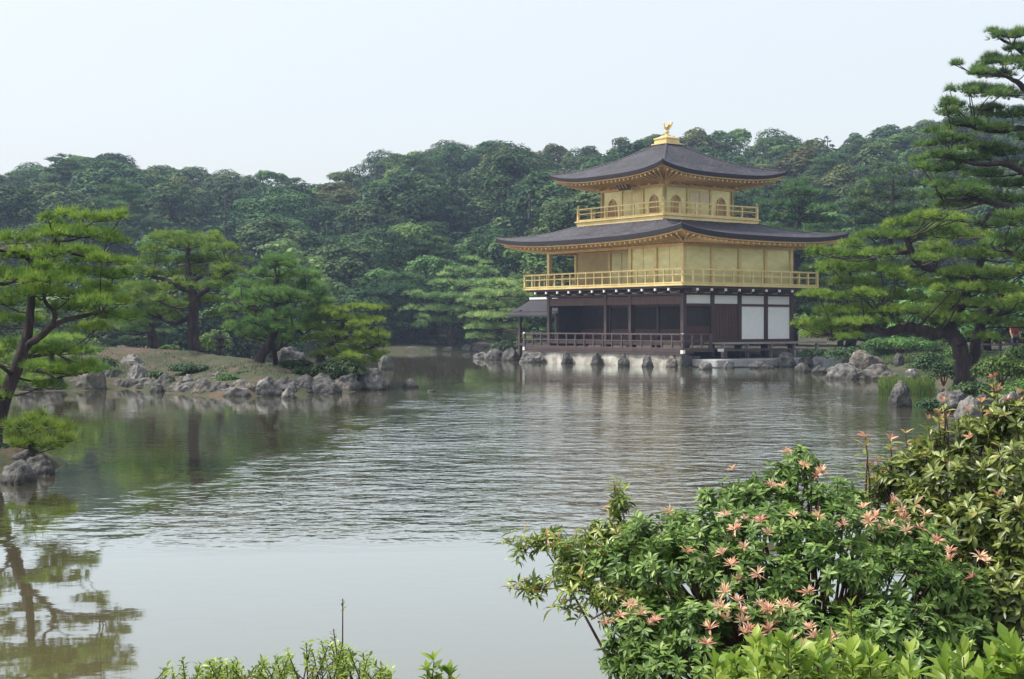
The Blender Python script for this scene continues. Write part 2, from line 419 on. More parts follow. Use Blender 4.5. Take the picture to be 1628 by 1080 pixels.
def water_mat():
    m, N, L, out = new_mat('pond_water')
    tc = N.new('ShaderNodeTexCoord')
    sx = N.new('ShaderNodeSeparateXYZ'); L.new(tc.outputs['Object'], sx.inputs[0])
    def noise(scale, detail, sc3=(1,1,1), rough=0.5, rot=0):
        mp = N.new('ShaderNodeMapping'); mp.inputs['Scale'].default_value = sc3; mp.inputs['Rotation'].default_value = (0,0,rot); L.new(tc.outputs['Object'], mp.inputs[0])
        n = N.new('ShaderNodeTexNoise'); n.inputs['Scale'].default_value = scale; n.inputs['Detail'].default_value = detail; n.inputs['Roughness'].default_value = rough
        L.new(mp.outputs[0], n.inputs['Vector']); return n
    def math_(op, a, b=None, c=None, clamp=False):
        q = N.new('ShaderNodeMath'); q.operation = op; q.use_clamp = clamp
        for i, v in enumerate((a, b, c)):
            if v is None: continue
            if isinstance(v, (int, float)): q.inputs[i].default_value = v
            else: L.new(v, q.inputs[i])
        return q.outputs[0]
    def rng(v, a, b, c=0.0, d=1.0):
        q = N.new('ShaderNodeMapRange'); q.interpolation_type = 'SMOOTHSTEP'
        L.new(v, q.inputs[0])
        for i, z in enumerate((a, b, c, d)): q.inputs[i+1].default_value = z
        return q.outputs[0]
    big = noise(0.09, 2); 
    # breeze patch: the near water is calm, the wind ruffles it from about 14 m out
    edge = math_('MULTIPLY_ADD', big.outputs[0], 3.0, math_('MULTIPLY_ADD', sx.outputs[0], -0.22, sx.outputs[1]))
    wind = rng(edge, 15.2, 18.0)
    left = rng(math_('ADD', math_('MULTIPLY_ADD', sx.outputs[1], -0.05, sx.outputs[0]), math_('MULTIPLY', noise(0.5, 3, (1,.4,1)).outputs[0], 6.0)), -3.6, 0.4, 0.05, 1.0)   # sheltered behind the left point
    right = rng(math_('MULTIPLY_ADD', sx.outputs[1], -0.17, sx.outputs[0]), 2.4, 4.2, 1.0, 0.3)
    farf = rng(sx.outputs[1], 38, 56, 1.0, 0.07)
    amp = math_('MULTIPLY', math_('MULTIPLY', wind, left), math_('MULTIPLY', farf, right))
    patch = rng(noise(0.35, 3).outputs[0], 0.35, 0.6, 0.55, 1.0)
    amp = math_('MULTIPLY', amp, patch)
    amp = math_('MAXIMUM', amp, 0.012)
    w1 = noise(1.9, 3, (0.9,1.15,1), 0.5, 0.12)
    w2 = noise(5.5, 2, (0.8,1.2,1), 0.5, -0.3)
    hgt = math_('ADD', math_('MULTIPLY', w1.outputs[0], 1.0), math_('MULTIPLY', w2.outputs[0], 0.20))
    hgt = math_('MULTIPLY', hgt, amp)
    bp = N.new('ShaderNodeBump'); bp.inputs['Strength'].default_value = 1.0; bp.inputs['Distance'].default_value = 0.095; L.new(hgt, bp.inputs['Height'])
    body = N.new('ShaderNodeBsdfDiffuse'); body.inputs[0].default_value = (0.100,0.084,0.044,1)
    gl = N.new('ShaderNodeBsdfGlossy'); gl.inputs['Roughness'].default_value = 0.028; gl.inputs[0].default_value = (0.93,0.985,1,1); L.new(bp.outputs[0], gl.inputs['Normal'])
    fr = N.new('ShaderNodeFresnel'); fr.inputs[0].default_value = 1.62; L.new(bp.outputs[0], fr.inputs['Normal'])
    mx = N.new('ShaderNodeMixShader'); L.new(math_('MINIMUM', math_('MULTIPLY', fr.outputs[0], 1.62), 0.87), mx.inputs[0]); L.new(body.outputs[0], mx.inputs[1]); L.new(gl.outputs[0], mx.inputs[2])
    L.new(mx.outputs[0], out.inputs[0]); return m
wmb = MB(); wmb.add([(-60,5,0),(30,5,0),(30,125,0),(-60,125,0)], [(0,1,2,3)])
water = wmb.build('water', water_mat()); tag(water, kind='structure')
# ------------------------------------------------------------------ the golden pavilion
# local frame: X along the east face (away, right), Y along the south face (away, left), origin at the SE corner post
B = 2.13; W = 4*B; LN = 5.5*B
PX, PY, PA = 9.29, 75.0, math.pi/2 - 0.93
pav = empty('golden_pavilion', (PX, PY, 0), PA)
tag(pav, 'three storey temple pavilion with gold leaf upper floors and dark curved roofs at the water', 'pavilion')
def pv(X, Y): 
    return (PX + X*math.cos(PA) - Y*math.sin(PA), PY + X*math.sin(PA) + Y*math.cos(PA))

def grid_mesh(name, rows, mat, parent, uvs=None, smooth=True):
    nr, nc = len(rows), len(rows[0])
    V = np.array(rows, float).reshape(-1, 3)
    ii = np.arange(nr*nc).reshape(nr, nc)
    Fq = np.stack([ii[:-1,:-1], ii[:-1,1:], ii[1:,1:], ii[1:,:-1]], -1).reshape(-1, 4)
    return V, Fq, np.array(uvs, float).reshape(-1, 2)

def hip_roof(name, inner, outer, ztop, zmid, up, thick, wall, zwall, parent, rafter_step=0.42):
    """inner / outer / wall = (x0,x1,y0,y1); curved slopes with upturned corners"""
    def corners(r): x0,x1,y0,y1 = r; return [(x0,y0),(x1,y0),(x1,y1),(x0,y1)]
    ci, co, cw = corners(inner), corners(outer), corners(wall)
    NR, NT = 84, 40; jr = random.Random(5)
    Vs=[];Fs=[];Us=[];n=0
    def eave_z(t): 
        q = abs(2*t-1); return zmid + up*(0.25*q**2+0.75*q**4.0)
    def zf(r, t):
        g = 0.58*r + 0.42*(1-(1-r)**2.0)
        q = abs(2*t-1)
        return ztop - (ztop-zmid)*g + up*(0.25*q**2+0.75*q**4.0)*r**2.2
    def bow(a, b, t):  # eaves corners also sweep slightly outwards
        return a*(1-t)+b*t
    for k in range(4):
        a0,a1 = ci[k], ci[(k+1)%4]; b0,b1 = co[k], co[(k+1)%4]
        rows=[];uv=[]
        for i in range(NR+1):
            r = i/NR; row=[]
            for j in range(NT+1):
                t = j/NT
                x = bow(a0[0],a1[0],t)*(1-r)+bow(b0[0],b1[0],t)*r
                y = bow(a0[1],a1[1],t)*(1-r)+bow(b0[1],b1[1],t)*r
                row.append((x,y,zf(r,t)+(0.05*((i%3)/3.0)+jr.uniform(-.012,.012) if 0<i<NR else 0))); uv.append((t+k, r))
            rows.append(row)
        V,Fq,U = grid_mesh(name, rows, None, None, uv); Vs.append(V);Fs.append(Fq[:,::-1]+n);Us.append(U);n+=len(V)
    roof = np_mesh(name, np.concatenate(Vs), np.concatenate(Fs), M['roof'], parent, smooth=False, uv=np.concatenate(Us))
    # fascia: two stepped bands of bark edge
    thick *= 1.25
    fb = MB(); sf = MB(); tr = MB()
    ccx, ccy = (outer[0]+outer[1])/2, (outer[2]+outer[3])/2
    def inset(x, y, d):
        hx, hy = (outer[1]-outer[0])/2, (outer[3]-outer[2])/2
        return ccx+(x-ccx)*(hx-d)/hx, ccy+(y-ccy)*(hy-d)/hy
    for k in range(4):
        b0,b1 = co[k], co[(k+1)%4]; w0,w1 = cw[k], cw[(k+1)%4]
        P0=[];P1=[];P2=[];P3=[];P4=[];P5=[]
        for j in range(NT+1):
            t=j/NT; x=b0[0]*(1-t)+b1[0]*t; y=b0[1]*(1-t)+b1[1]*t; z=eave_z(t)
            P0.append((x,y,z)); x1,y1=inset(x,y,0.05); P1.append((x1,y1,z-thick))
            x2,y2=inset(x,y,0.16); P2.append((x2,y2,z-thick-0.01)); P3.append((x2,y2,z-thick-0.08))
            x3,y3=inset(x,y,0.28); P4.append((x3,y3,z-thick-0.09))
            xw=w0[0]*(1-t)+w1[0]*t; yw=w0[1]*(1-t)+w1[1]*t; P5.append((xw,yw,zwall))
        m=NT+1
        fb.add(P0+P1,[(j,j+m,j+1+m,j+1) for j in range(NT)]); fb.add(P1+P2,[(j,j+m,j+1+m,j+1) for j in range(NT)])
        tr.add(P2+P3,[(j,j+m,j+1+m,j+1) for j in range(NT)]); tr.add(P3+P4,[(j,j+m,j+1+m,j+1) for j in range(NT)])
        # soffit subdivided towards the wall, then rafters below it
        sf.add(P4+P5,[(j,j+m,j+1+m,j+1) for j in range(NT)])
        Lk = math.hypot(b1[0]-b0[0], b1[1]-b0[1]); nr = int(Lk/rafter_step)
        for j in range(1, nr):
            t=j/nr; x=b0[0]*(1-t)+b1[0]*t; y=b0[1]*(1-t)+b1[1]*t; z=eave_z(t)-thick-0.17
            x,y = inset(x,y,0.2)
            # perpendicular rafters; near the corner they stop at the hip
            if k in (0,2): xw, yw = min(max(x, wall[0]), wall[1]), w0[1]
            else: xw, yw = w0[0], min(max(y, wall[2]), wall[3])
            tr2 = Vector((x,y,z)); tw = Vector((xw,yw,zwall-0.08)) 
            sf.m = 1; sf.bar(tr2, tw, 0.09, 0.10); sf.m = 0
    fb.build('roof_edge', M['roof_edge'], roof, smooth=False)
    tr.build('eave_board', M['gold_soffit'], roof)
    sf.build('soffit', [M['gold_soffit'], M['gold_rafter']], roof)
    # hips
    for k in range(4):
        hb = MB(); pts=[]
        for i in range(0, NR+1, 6):
            r=i/NR; x=ci[k][0]*(1-r)+co[k][0]*r; y=ci[k][1]*(1-r)+co[k][1]*r; pts.append((x,y,zf(r,0)+0.0))
        hb.tube(pts, 0.07, 6); hb.build('hip_ridge', M['roof'], roof, smooth=True)
    return roof

def railing(name, path, z0, z1, mat, parent, step=0.75, closed=False, mids=(0.5,), pr=0.035, rr=0.028, tall=None, post_top=0.0):
    r = MB()
    for a, b in zip(path[:-1], path[1:]):
        a=Vector(a); b=Vector(b); L_=(b-a).length; n=max(1,round(L_/step)); d=(b-a)/L_
        for zz,w in [(z1,rr*2.4)]+[(z0+(z1-z0)*q, rr*1.8) for q in mids]+[(z0+0.06, rr*2.2)]:
            r.bar((a.x-d.x*0.12,a.y-d.y*0.12,zz),(b.x+d.x*0.12,b.y+d.y*0.12,zz), w, w)
    rail = r.build(name, mat, parent)
    done=set()
    for a, b in zip(path[:-1], path[1:]):
        a=Vector(a); b=Vector(b); L_=(b-a).length; n=max(1,round(L_/step))
        for i in range(n+1):
            p=a.lerp(b,i/n); key=(round(p.x,2),round(p.y,2))
            if key in done: continue
            done.add(key)
            q=MB(); top=z1 if i in (0,n) else z1-0.0
            q.cbox((p.x,p.y,(z0+top)/2+0.002),(pr*(1.25 if i in(0,n) else .8),pr*(1.25 if i in(0,n) else .8),(top-z0)/2))
            if tall and i in (0,n): q.lathe((p.x,p.y,top),[(0.05,0),(0.055,.06),(.03,.08),(.06,.13),(.05,.2),(.005,.28)],8)
            q.build('post', mat, rail)
    return rail

# --- ground floor
Z1 = 1.30; ZB2 = 4.34
fl = MB(); fl.box(-0.12, W+0.12, -0.12, LN+0.12, Z1-0.16, Z1-0.001); fl.box(-1.15,0-0.125, -1.15, LN+1.15, 0.80, 0.93)
for k in range(14): fl.box(-1.1,-0.15, -0.95+k*1.0, -0.87+k*1.0, 0.70,0.80)
fl.box(-1.12,-1.0,-1.1,LN+1.1,0.66,0.798)
fl.box(-0.123,1.2,-1.15,-0.125,0.80,0.93)
fl.build('floor', M['wood'], pav)
rg = railing('veranda_railing', [(-1.08,LN+1.08,0),(-1.08,-1.08,0),(1.0,-1.08,0)], 0.93, 1.76, M['wood_rail'], pav, step=0.82, mids=(0.55,), pr=0.05, rr=0.034)
for X,Y in ((-1.08,-1.08),(-1.08,LN+1.08)):
    c=MB(); c.cbox((X,Y,0.82),(0.09,0.09,0.1)); c.build('metal_cap', M['white_metal'], rg)
    c=MB(); c.cbox((X,Y,1.77),(0.075,0.075,0.045)); c.build('metal_cap', M['white_metal'], rg)
# east bench deck and lower step
ed = MB(); ed.box(1.45, W+1.55, -1.3, -0.13, Z1-0.10, Z1); 
for i in range(5): ed.box(1.8+i*1.9,1.95+i*1.9,-1.2,-1.05,0.45,Z1-0.101)
ed.build('side_veranda', [M['wood_grey']], pav)
st = MB(); st.box(1.35, 7.0, -1.75, -1.31, 0.84, 0.95)
for i in range(4): st.box(1.5+i*1.7,1.62+i*1.7,-1.7,-1.58,0.45,0.839)
st.build('lower_step', M['wood_rail'], pav)
c=MB(); c.box(1.26,1.348,-1.73,-1.33,0.82,0.97); c.build('metal_cap', M['white_metal'], pav)

def post(X, Y, z0, z1, mat, w=0.12, name='pillar'):
    q=MB(); q.cbox((X,Y,(z0+z1)/2),(w,w,(z1-z0)/2)); return q.build(name, mat, pav)
for X in (0,B,2*B,3*B,4*B): post(X,0,0.45,4.06,M['wood'])
for Y in (2*B,3.0*B+0.0,5.5*B): post(0,Y,0.45,4.06,M['wood'], 0.11)
for Y in (B,2*B,3*B,4*B,5.5*B): post(B,Y,0.45,4.06,M['wood'],0.10)
for X in (2*B,3*B,4*B): post(X,LN,0.45,4.06,M['wood'],0.10)
for Y in (B,2*B,3*B,4*B): post(W,Y,0.45,4.06,M['wood'],0.10)
# lintels and beams
lt = MB()
lt.box(-0.075,0.075,0.125,LN-0.125,3.40,3.86)             # deep frieze over the open south bays
lt.box(0.125,W-0.125,-0.085,0.085,3.30,3.43)
lt.box(-0.14,W+0.14,-0.14,0.14,3.90,4.00); lt.box(-0.14,0.14,0.142,LN+0.14,3.90,4.00)
lt.box(0.125,W-0.125,-0.10,0.10,Z1+0.001,Z1+0.16)
lt.box(B-0.07,B+0.07,0.2,LN-0.125,3.30,3.9)
lt.box(0.142,W+0.14,LN-0.14,LN+0.14,3.90,4.00); lt.box(0.15,W,LN-.08,LN+.08,3.3,3.43)
lt.build('lintel', M['wood_red'], pav)
# recessed south wall: low boards, hinged lattice over dark sheets painted as shaded openings
iw = MB()
iw.box(B-0.03,B+0.03,0.12,LN-0.12,Z1,Z1+0.72); iw.build('low_board_wall', M['wood_red'], pav)
for (a,b_) in ((0,1),(1,2),(2,3),(3,4),(4,5.5)):
    q=MB(); y0,y1=a*B+0.12,b_*B-0.12; 
    q.box(B-0.02,B+0.02,y0,y1,Z1+0.74,3.28)
    n=int((y1-y0)/0.16)
    for i in range(1,n): q.box(B-0.036,B-0.021,y0+(y1-y0)*i/n-0.012,y0+(y1-y0)*i/n+0.012,Z1+0.74,3.28)
    for i in range(1,9): q.box(B-0.050,B-0.037,y0,y1,Z1+0.74+i*0.135-0.012,Z1+0.74+i*0.135+0.012)
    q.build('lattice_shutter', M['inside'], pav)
# west part stays open: two low rails
# east bays
q=MB(); q.box(0.12,B-0.12,0.02,0.05,Z1+0.16,Z1+0.9); 
for i in range(1,12): q.box(0.12+i*0.157,0.135+i*0.157,0.0,0.019,Z1+0.16,Z1+0.9)
q.build('low_lattice_panel', M['wood_red'], pav)
q=MB(); q.box(0.12,B-0.12,0.24,0.27,Z1+0.16,3.30); q.build('bay_shade_sheet', M['inside'], pav)  # near-black sheet paints the shade inside the open bay
for i,(a,b_) in enumerate(((B+0.12,1.5*B),(1.5*B+.012,2*B-0.12))):
    q=MB(); q.box(a,b_,-0.03,0.03,Z1+0.16,3.30); 
    for j in range(1,4): q.box(a+(b_-a)*j/4-0.012,a+(b_-a)*j/4+0.012,-0.045,-0.031,Z1+0.2,3.27)
    q.box(a,b_,-0.05,-0.0305,2.2,2.3)
    tag(q.build('wooden_door', M['wood_red'], pav))
for k in range(2,4):
    q=MB(); q.box(k*B+0.12,(k+1)*B-0.12,-0.02,0.02,Z1+0.16,3.30); q.build('white_wall_panel', M['plaster'], pav)
for k in range(4):
    q=MB(); q.box(k*B+0.12,(k+1)*B-0.12,-0.02,0.02,3.43,3.90); q.build('transom_panel', M['plaster'], pav)
# hidden backs so that light does not fall through
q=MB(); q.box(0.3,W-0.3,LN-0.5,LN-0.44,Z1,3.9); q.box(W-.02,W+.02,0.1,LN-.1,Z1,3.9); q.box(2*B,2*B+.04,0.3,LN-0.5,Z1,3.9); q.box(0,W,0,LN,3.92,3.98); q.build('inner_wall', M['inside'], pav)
# bracket zone under the second-floor balcony: grey-white plaster, dark bracket arms with pale tips
for k in range(4):
    q=MB(); q.box(k*B+0.12,(k+1)*B-0.12,-0.05,0.0,4.001,ZB2-0.10); q.build('bracket_panel', M['plaster'], pav)
for k in range(6):
    y0=k*B+0.12; y1=min((k+1)*B,LN)-0.12
    if y1-y0>0.3:
        q=MB(); q.box(-0.05,0.0,y0,y1,4.001,ZB2-0.10); q.build('bracket_panel', M['plaster'], pav)
def bracket(X,Y,dx,dy):
    q=MB(); e=1.05
    q.bar((X,Y,4.17),(X+dx*e,Y+dy*e,4.17),0.14,0.15); q.bar((X,Y,4.06),(X+dx*0.5,Y+dy*0.5,4.06),0.13,0.11)
    q.bar((X+dx*.55-dy*.35,Y+dy*.55-dx*.35,4.10),(X+dx*.55+dy*.35,Y+dy*.55+dx*.35,4.10),0.1,0.12)
    b=q.build('bracket', M['wood'], pav)
    t=MB(); t.cbox((X+dx*(e+0.02),Y+dy*(e+0.02),4.17),(0.06,0.06,0.065)); t.build('pale_tip', M['white_metal'], b)
for k in range(5): bracket(k*B,0,0,-1)
for k in range(4): bracket((k+.5)*B,0,0,-1)
for Y in (0,B,2*B,3*B,4*B,5*B,5.5*B): bracket(0,Y,-1,0)
for k in range(5): bracket(0,(k+.5)*B,-1,0)
# --- second floor
dk = MB(); o2=1.12
dk.box(-o2,W+o2,-o2,LN+o2,ZB2,4.46); dk.box(-o2+0.12,W+o2-0.12,-o2+0.12,LN+o2-0.12,ZB2-0.10,ZB2-0.001)
dk.m=1; dk.box(-o2-0.01,W+o2+0.01,-o2-0.012,-o2-0.001,4.365,4.47); dk.box(-o2-0.012,-o2-0.001,-o2,LN+o2,4.365,4.47)
dk.build('balcony', [M['wood'],M['gold']], pav)
railing('balcony_railing', [(W+o2-.06,LN+o2-.06,0),(-o2+.06,LN+o2-.06,0),(-o2+.06,-o2+.06,0),(W+o2-.06,-o2+.06,0),(W+o2-.06,LN+o2-.06,0)], 4.47, 5.26, M['gold'], pav, step=0.74, mids=(0.62,), pr=0.05, rr=0.034)
def gpost(X,Y,z0,z1,w=0.11): return post(X,Y,z0,z1,M['gold'],w,'gold_pillar')
ZW2=6.55
for X in (0,B,2*B,3*B,4*B): gpost(X,0,4.461,ZW2)
for Y in (B,2*B,5.5*B): gpost(0,Y,4.461,ZW2)
for Y in (2*B,3*B,4*B,5.5*B): gpost(B,Y,4.461,ZW2,0.1)
for X in (2*B,3*B,4*B): gpost(X,LN,4.461,ZW2,.1)
for k in range(4):
    q=MB(); q.box(k*B+0.11,(k+1)*B-0.11,-0.03,0.03,4.461,ZW2); q.build('gold_wall_panel', M['gold_panel'], pav)
for k in range(2):
    q=MB(); q.box(-0.03,0.03,k*B+0.11,(k+1)*B-0.11,4.461,ZW2)
    q.m=1; q.box(-0.042,-0.031,(k+.5)*B-0.012,(k+.5)*B+0.012,4.5,ZW2); q.build('gold_wall_panel', [M['gold_panel'],M['gold_louvre']], pav)
q=MB(); q.box(0.11,B,2*B-0.03,2*B+0.03,4.461,ZW2); q.build('gold_wall_panel', M['gold_louvre'], pav)
for k,(a,b_) in enumerate(((2,3),(3,4),(4,5.5))):
    q=MB(); y0,y1=a*B+0.1,b_*B-0.1
    q.box(B-0.02,B+0.02,y0,y1,4.461,ZW2)
    if k==2:
        for i in range(24): q.box(B-0.05,B-0.021,y0,y1,4.6+i*0.075,4.635+i*0.075)
        q.build('louvre_panel', M['gold_louvre'], pav)
    else:
        q.m=1; 
        for t in (0.5,): q.box(B-0.035,B-0.021,y0+(y1-y0)*t-.03,y0+(y1-y0)*t+.03,4.5,ZW2)
        q.build('gold_wall_panel', [M['gold_panel'],M['gold_louvre']], pav)
q=MB(); q.box(B,W,LN-0.03,LN+0.03,4.461,ZW2); q.box(W-0.03,W+0.03,0.1,LN-0.1,4.461,ZW2); q.build('rear_wall', M['gold_panel'], pav)
q=MB(); q.box(-0.13,W+0.13,-0.13,0.13,ZW2,ZW2+0.16); q.box(-0.13,0.13,0.131,LN+0.13,ZW2,ZW2+0.16); q.box(W-.13,W+.13,.131,LN+.13,ZW2,ZW2+.16); q.box(.131,W-.131,LN-.13,LN+.13,ZW2,ZW2+.16)
q.box(B-.1,B+.1,2*B,LN,ZW2+.001,ZW2+.12); q.box(0.13,W-.13,0.13,LN-.13,ZW2+0.1,ZW2+0.15)
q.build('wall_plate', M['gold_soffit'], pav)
# --- upper floor geometry
A0, B0, S3 = 3.10, 1.50, 5.40      # Y start, X start, side
x0,x1,y0,y1 = B0,B0+S3,A0,A0+S3
o3=1.1
hip_roof('lower_roof', (x0-o3+.1,x1+o3-.1,y0-o3+.1,y1+o3-.1), (-2.35,W+2.35,-2.35,LN+2.35), 8.18, 7.12, 0.42, 0.20, (0,W,0,LN), ZW2+0.30, pav)
q=MB(); q.box(x0-o3,x1+o3,y0-o3,y1+o3,8.04,8.36)
q.box(x0-o3-.09,x1+o3+.09,y0-o3-.09,y1+o3+.09,8.361,8.43); q.box(x0-o3-.05,x1+o3+.05,y0-o3-.05,y1+o3+.05,7.70,8.039)
q.build('upper_balcony', M['gold'], pav)
r3=railing('upper_railing', [(x1+o3-.08,y1+o3-.08,0),(x0-o3+.08,y1+o3-.08,0),(x0-o3+.08,y0-o3+.08,0),(x1+o3-.08,y0-o3+.08,0),(x1+o3-.08,y1+o3-.08,0)], 8.431, 9.15, M['gold'], pav, step=1.22, mids=(0.6,), pr=0.055, rr=0.03, tall=True)
ZW3=10.12
q=MB(); q.box(x0,x1,y0,y1,8.431,ZW3); q.build('upper_wall', M['gold_panel'], pav)
for k in range(4):
    for (X,Y) in (((x0+S3*k/3),y0),(x0,(y0+S3*k/3)),((x0+S3*k/3),y1),(x1,(y0+S3*k/3))):
        if (k in (0,)) and (X,Y)==(x0,y0) and False: continue
        gpost(X,Y,8.432,ZW3-0.002,0.085)
q=MB(); q.box(x0-.11,x1+.11,y0-.11,y1+.11,ZW3,ZW3+.18)
for X in (x0,x1):
    for i in range(7): q.cbox((X+(-.2 if X==x0 else .2), y0+S3*i/6, ZW3+.22),(.16,.10,.09)) 
for Y in (y0,y1):
    for i in range(7): q.cbox((x0+S3*i/6, Y+(-.2 if Y==y0 else .2), ZW3+.221),(.10,.16,.089))
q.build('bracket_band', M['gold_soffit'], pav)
def arch_window(face, cpos):
    """cusped window: gold frame, recessed lattice"""
    w,h=0.40,1.05; zb=8.62
    out=[(-w*1.05,0),(w*1.05,0),(w*.95,h*.35),(w*.93,h*.58),(w*.84,h*.74),(w*.66,h*.87),(w*.40,h*.96),(w*.15,h*.99),(0,h*1.04),(-w*.15,h*.99),(-w*.40,h*.96),(-w*.66,h*.87),(-w*.84,h*.74),(-w*.93,h*.58),(-w*.95,h*.35)]
    inn=[(a*.78,0.06+b*.90) for a,b in out]
    def pt(a,z,d): return (cpos+a, y0-d, zb+z) if face=='e' else (x0-d, cpos+a, zb+z)
    n=len(out); fr=MB()
    fr.add([pt(a,b,0.075) for a,b in out]+[pt(a,b,0.075) for a,b in inn],[(i,(i+1)%n,n+(i+1)%n,n+i) for i in range(n)])
    fr.add([pt(a,b,0.075) for a,b in out]+[pt(a,b,0.001) for a,b in out],[(i,(i+1)%n,n+(i+1)%n,n+i) for i in range(n)])
    fr.add([pt(a,b,0.075) for a,b in inn]+[pt(a,b,0.001) for a,b in inn],[(i,(i+1)%n,n+(i+1)%n,n+i) for i in range(n)])
    f=fr.build('arched_window', M['gold_soffit'], pav)
    g=MB(); g.add([pt(a,b,0.012) for a,b in inn],[tuple(range(n))])
    g.build('pane', M['window'], f)
    l=MB()
    for t in (-.2,-.1,0,.1,.2): l.bar(pt(t,0.08,0.03),pt(t,h*.85,0.03),.014,.014,up=(1,1,0))
    for z in (.25,.45,.65): l.bar(pt(-.28,z,0.03),pt(.28,z,0.03),.014,.014)
    l.build('lattice', M['gold'], f)
for t in (1/6,5/6):
    arch_window('e', x0+S3*t); arch_window('s', y0+S3*t)
def panel_door(face, c):
    def pb(q,a0,a1,z0,z1,d0,d1):
        if face=='e': q.box(c+a0,c+a1,y0-d1,y0-d0,z0,z1)
        else: q.box(x0-d1,x0-d0,c+a0,c+a1,z0,z1)
    for sgn in (0,1):
        a=-0.78+0.79*sgn; q=MB(); pb(q,a,a+.77,8.5,10.0,.02,.055)
        d=q.build('panel_door', M['gold'], pav); s=MB()
        for i in range(5): pb(s,a+.1+i*.13,a+.15+i*.13,9.35,9.85,.0551,.062)
        s.build('slot', M['plaster'] if face=='e' else M['gold_panel'], d)
        p_=MB(); pb(p_,a+.08,a+.69,8.62,8.92,.0551,.067); pb(p_,a+.08,a+.69,8.98,9.24,.0551,.067); p_.build('raised_panel', M['gold_panel'], d)
panel_door('e', x0+S3/2); panel_door('s', y0+S3/2)
# dark tilted name board under the south eave
q=MB(); yc=y0+S3/2
q.add([(x0-.55,yc-.5,10.10),(x0-.55,yc+.5,10.10),(x0-.95,yc+.62,10.62),(x0-.95,yc-.62,10.62),(x0-.60,yc-.5,10.07),(x0-.60,yc+.5,10.07),(x0-1.0,yc+.62,10.59),(x0-1.0,yc-.62,10.59)],
      [(0,1,2,3),(7,6,5,4),(0,4,5,1),(1,5,6,2),(2,6,7,3),(3,7,4,0)])
nb=q.build('name_board', M['wood_red'], pav)
q=MB()
for k in (-.28,0,.28): q.bar((x0-.70,yc+k,10.16),(x0-.97,yc+k,10.50),.07,.02,up=(-.8,0,-.6))
q.build('gilt_mark', M['gold'], nb)
xc,yc=(x0+x1)/2,(y0+y1)/2
hip_roof('upper_roof', (xc-.5,xc+.5,yc-.5,yc+.5), (x0-2.3,x1+2.3,y0-2.3,y1+2.3), 12.95, 10.80, 0.46, 0.16, (x0,x1,y0,y1), ZW3+0.32, pav, 0.36)
# finial base and phoenix
q=MB(); q.lathe((xc,yc,12.93),[(0.92,0),(0.92,.07),(.74,.09),(.74,.32),(.80,.33),(.80,.39),(.50,.47),(.30,.56),(.10,.60)],4,math.pi/4)
q.lathe((xc,yc,13.5),[(.24,0),(.10,.06),(.085,.14),(.16,.2),(.14,.26),(.05,.3)],12)
fin=q.build('finial_base', M['gold'], pav)
ph=MB()
ph.tube([(0,0,0),(0.02,0,.12),(0,0,.26)],[.035,.03,.05],6); ph.tube([(0,.07,0),(0.02,.07,.12),(0,.03,.26)],[.035,.03,.05],6)
ph.tube([(.30,0,.36),(.18,0,.30),(.0,0,.30),(-.14,0,.38),(-.2,0,.52),(-.2,0,.66),(-.27,0,.72),(-.38,0,.69)],[.03,.10,.14,.12,.065,.05,.06,.012],8)
ph.tube([(-.2,0,.74),(-.17,0,.84),(-.12,0,.90)],[.03,.02,.004],5)
for s in (-1,1):
    pts=[(-.02,s*.08,.36),(.02,s*.28,.52),(.05,s*.36,.78)]
    for j in range(6):
        ph.tube([(-.04+.03*j,s*.07,.36),(.0+.05*j,s*(.30-.02*j),.50+.01*j),(.04+.07*j,s*(.40-.04*j),.86-.05*j)],[.05,.04,.008],5)
for j in range(5):
    t=(j-2)*.10
    ph.tube([(.24,0,.34),(.36,t*.6,.52),(.42,t*1.4,.78),(.36+.02*abs(j-2),t*2.2,1.0-.06*abs(j-2))],[.04,.045,.04,.008],5)
bird=ph.build('phoenix', M['gold'], pav, smooth=True); bird.location=(xc,yc,13.70); bird.rotation_euler=(0,0,-.35); bird.scale=(.68,.68,.68)
# --- small fishing porch on the west side
fp=MB(); xr=2.5; ya,yb=LN+0.1,LN+5.1
for (xa,sg) in ((0.65,1),):
    pass
def gable(name):
    rows=[];uv=[]
    NTT=24
    for j in range(NTT+1):
        t=-1+2*j/NTT; a=abs(t); x=xr+1.95*t; z=3.92-1.0*(0.75*a+0.25*(1-(1-a)**2))
        rows.append([(x,ya,z),(x,(ya+yb)/2,z-0.02),(x,yb+.15*a,z)]); uv += [(0,t),(1.2,t),(2.4,t)]
    V,Fq,U=grid_mesh(name,rows,None,None,uv)
    V2=V.copy(); V2[:,2]-=0.12
    n=len(V); FF=[Fq, Fq[:,::-1]+n]
    nr=NTT+1
    side=[]
    for j in range(NTT):
        for c_ in (0,2):
            a=j*3+c_; b_=(j+1)*3+c_; side.append((a,b_,b_+n,a+n) if c_==0 else (b_,a,a+n,b_+n))
    for c_ in range(2):
        side.append((c_,c_+1,c_+1+n,c_+n)); e=NTT*3; side.append((e+c_+1,e+c_,e+c_+n,e+c_+1+n))
    return np_mesh(name,np.concatenate([V,V2]),np.concatenate(FF+[np.array(side)]),M['roof'],pav,uv=np.concatenate([U,U]))
pr_=gable('porch_roof')
q=MB(); q.bar((xr,ya,3.97),(xr,yb+.05,3.97),.22,.14); q.build('ridge', M['white_metal'], pr_)
q=MB(); q.box(0.9,4.1,LN+1.2,LN+4.6,0.95,1.10); 
for X in (1.0,4.0):
    for Y in (LN+1.3,LN+4.3): q.box(X-.09,X+.09,Y-.09,Y+.09,-.5,3.2)
q.box(.92,1.08,LN+.2,LN+4.9,3.0,3.12); q.box(3.92,4.08,LN+.2,LN+4.9,3.0,3.12)
